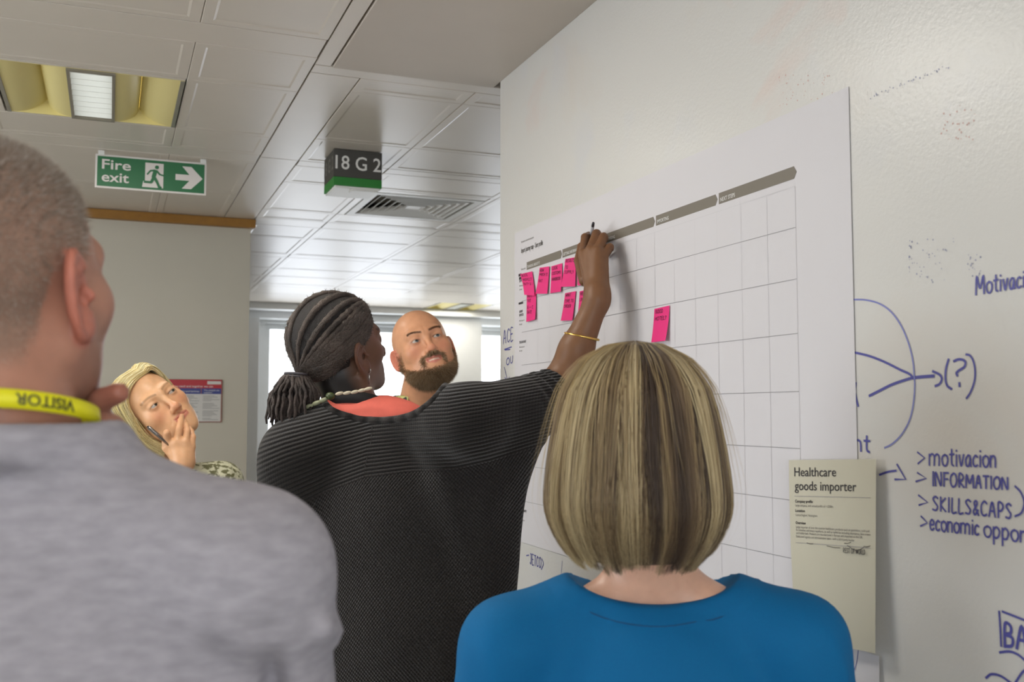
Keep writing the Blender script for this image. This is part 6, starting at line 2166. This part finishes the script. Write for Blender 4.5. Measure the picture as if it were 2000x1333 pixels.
        ins = ins+0.010*np.clip((t-0.86)/0.14, 0, 1)*rng.uniform(0.2, 1.0, n)[:, None]
        P_ = bob(ph, np.broadcast_to(t, ph.shape), ins, (lend[li]*rng.uniform(0.975, 1.0, n))[:, None])
        P_ = P_+rng.normal(0, 0.0006, (n, 1, 3))
        tone = np.clip(ltone[li]+rng.normal(0, 0.13, n), 0, 1)
        # the darker parting low on the right of the back
        dk = np.exp(-((p1-0.40)/0.13)**2)
        tone = tone*(1-0.85*dk)
        tone = np.clip(tone+0.22*np.exp(-((p1+1.0)/0.5)**2)+0.12*np.exp(-((p1-1.2)/0.4)**2), 0, 1)
        pal = np.array([rgb(70, 57, 49)[:3], rgb(116, 96, 74)[:3], rgb(160, 138, 102)[:3], rgb(208, 190, 150)[:3]])
        tt = tone*3
        i0 = np.clip(tt.astype(int), 0, 2); fr = (tt-i0)[:, None]
        return P_, pal[i0]*(1-fr)+pal[i0+1]*fr
    P1, c1 = locks(9000, 0.0, 0.006, 0.0007, 0.045)
    Vs, Fs, Cs = strands(P1, 0.00075, c1)
    # roots are darker than the lengths
    rt_ = np.tile(np.repeat(np.clip(1-np.linspace(0, 1, m)/0.30, 0, 1), 3), len(P1))[:, None]
    Cs = Cs*(1-0.6*rt_)+np.array(rgb(92, 74, 58)[:3])*0.6*rt_
    hair = obj('hair', Vs, Fs, M_hair, root, True, col=Cs)
    # inner layer that closes the bob
    n1, n2 = 72, 30
    v = []; f = []
    for i in range(n1+1):
        ph = -2.5+5.0*i/n1
        for k in range(n2+1):
            v.append(bob(np.array(ph), np.array(k/n2), np.array(0.017), np.array(0.94)))
    for i in range(n1):
        for k in range(n2):
            f.append((i*(n2+1)+k, i*(n2+1)+k+1, (i+1)*(n2+1)+k+1, (i+1)*(n2+1)+k))
    obj('under_hair', np.array(v), f, mat('hair_under', rgb(78, 62, 48), 0.6), hair, True)
    # a few loose hairs standing off the bob
    n = 70
    ph = rng.uniform(-2.2, 2.2, n)[:, None]+0.10*np.sin(t*4+rng.uniform(0, 6, n)[:, None])*t
    out = -(rng.uniform(0.000, 0.022, n)[:, None]*t**1.2)
    PF = bob(ph, np.broadcast_to(t, ph.shape), out, rng.uniform(0.5, 0.98, n)[:, None])
    Vs, Fs, Cs = strands(PF, 0.00028, np.tile(np.array(rgb(190, 166, 120)[:3]), (n, 1)))
    obj('loose_hair', Vs, Fs, M_hair, hair, True, col=Cs)
    # ---- blue top
    nk = P(1274, 1103, 1.36)
    NR = np.array([0.116, 0.155, 0.046])
    def top(p):
        d = rell(p, nb-ZZ*0.20, (0.185, 0.115, 0.205), R3)
        d = sm(d, rell(p, hip+ZZ*0.18, (0.180, 0.135, 0.27), R3), 0.09)
        for sd, a, e in ((-1, sL, eL), (1, sR, eR)):
            d = sm(d, cap(p, nb-ZZ*0.014+br*sd*0.07, a, 0.060, 0.0600), 0.028)
            d = sm(d, cap(p, a, e, 0.0605, 0.058), 0.028)
        e2 = rell(p, nk, NR, R3)
        d = d-0.0012*np.exp(-((e2-0.024)/0.0022)**2)+0.0016*np.exp(-((e2-0.0275)/0.0016)**2)
        d = d-0.0022*vnoise(p, 15, 12)
        for a_, b_, w_, r_ in ((P(935, 1240, 1.26), P(1000, 1420, 1.25), 0.004, 0.02), (P(1600, 1180, 1.24), P(1650, 1330, 1.25), 0.005, 0.016), (P(1030, 1190, 1.25), P(1000, 1330, 1.24), -0.004, 0.016)):
            d = d-w_*np.exp(-(cap(p, a_, b_, 0.0)/r_)**2)
        d = smx(d, -e2, 0.004)
        return smx(d, -(p[:, 2]-0.70), 0.01)
    Vt, Ft = surf(top, np.array([nb[0]-0.42, nb[1]-0.40, 0.66]), np.array([nb[0]+0.42, nb[1]+0.38, nb[2]+0.08]), 0.0062)
    tp_ = obj('blue_top', Vt, Ft, M_blue, root, True)
    e2v = rell(Vt, nk, NR, R3)
    Nt = vnormals(Vt, Ft)
    pts = []
    for i in range(41):
        an = math.radians(-112+224*i/40)
        dirh = br*math.sin(an)-bf*math.cos(an)
        best = None
        for el in np.radians(np.linspace(-62, 40, 52)):
            dv_ = dirh*math.cos(el)+ZZ*math.sin(el)
            rs_ = np.linspace(0.34, 0.02, 120)
            q_ = nk+dv_*rs_[:, None]
            h_ = np.where(top(q_) < 0)[0]
            if not len(h_): continue
            hq = q_[h_[0]]
            er = abs(rell(hq[None], nk, NR, R3)[0]-0.0235)
            if best is None or er < best[0]: best = (er, hq)
        if best is not None and best[0] < 0.004: pts.append(best[1])
    if len(pts) > 8:
        pts = np.array(pts)
        for _ in range(3): pts[1:-1] = (pts[:-2]+2*pts[1:-1]+pts[2:])/4
        MB().tube(pts, 0.0011, 6).build('neck_seam', mat('blue_seam', rgb(2, 74, 120), 0.85), tp_, True)
    legs_and_feet(root, hip, br, bf, M_black, M_shoe, 0.8)
bob_woman()
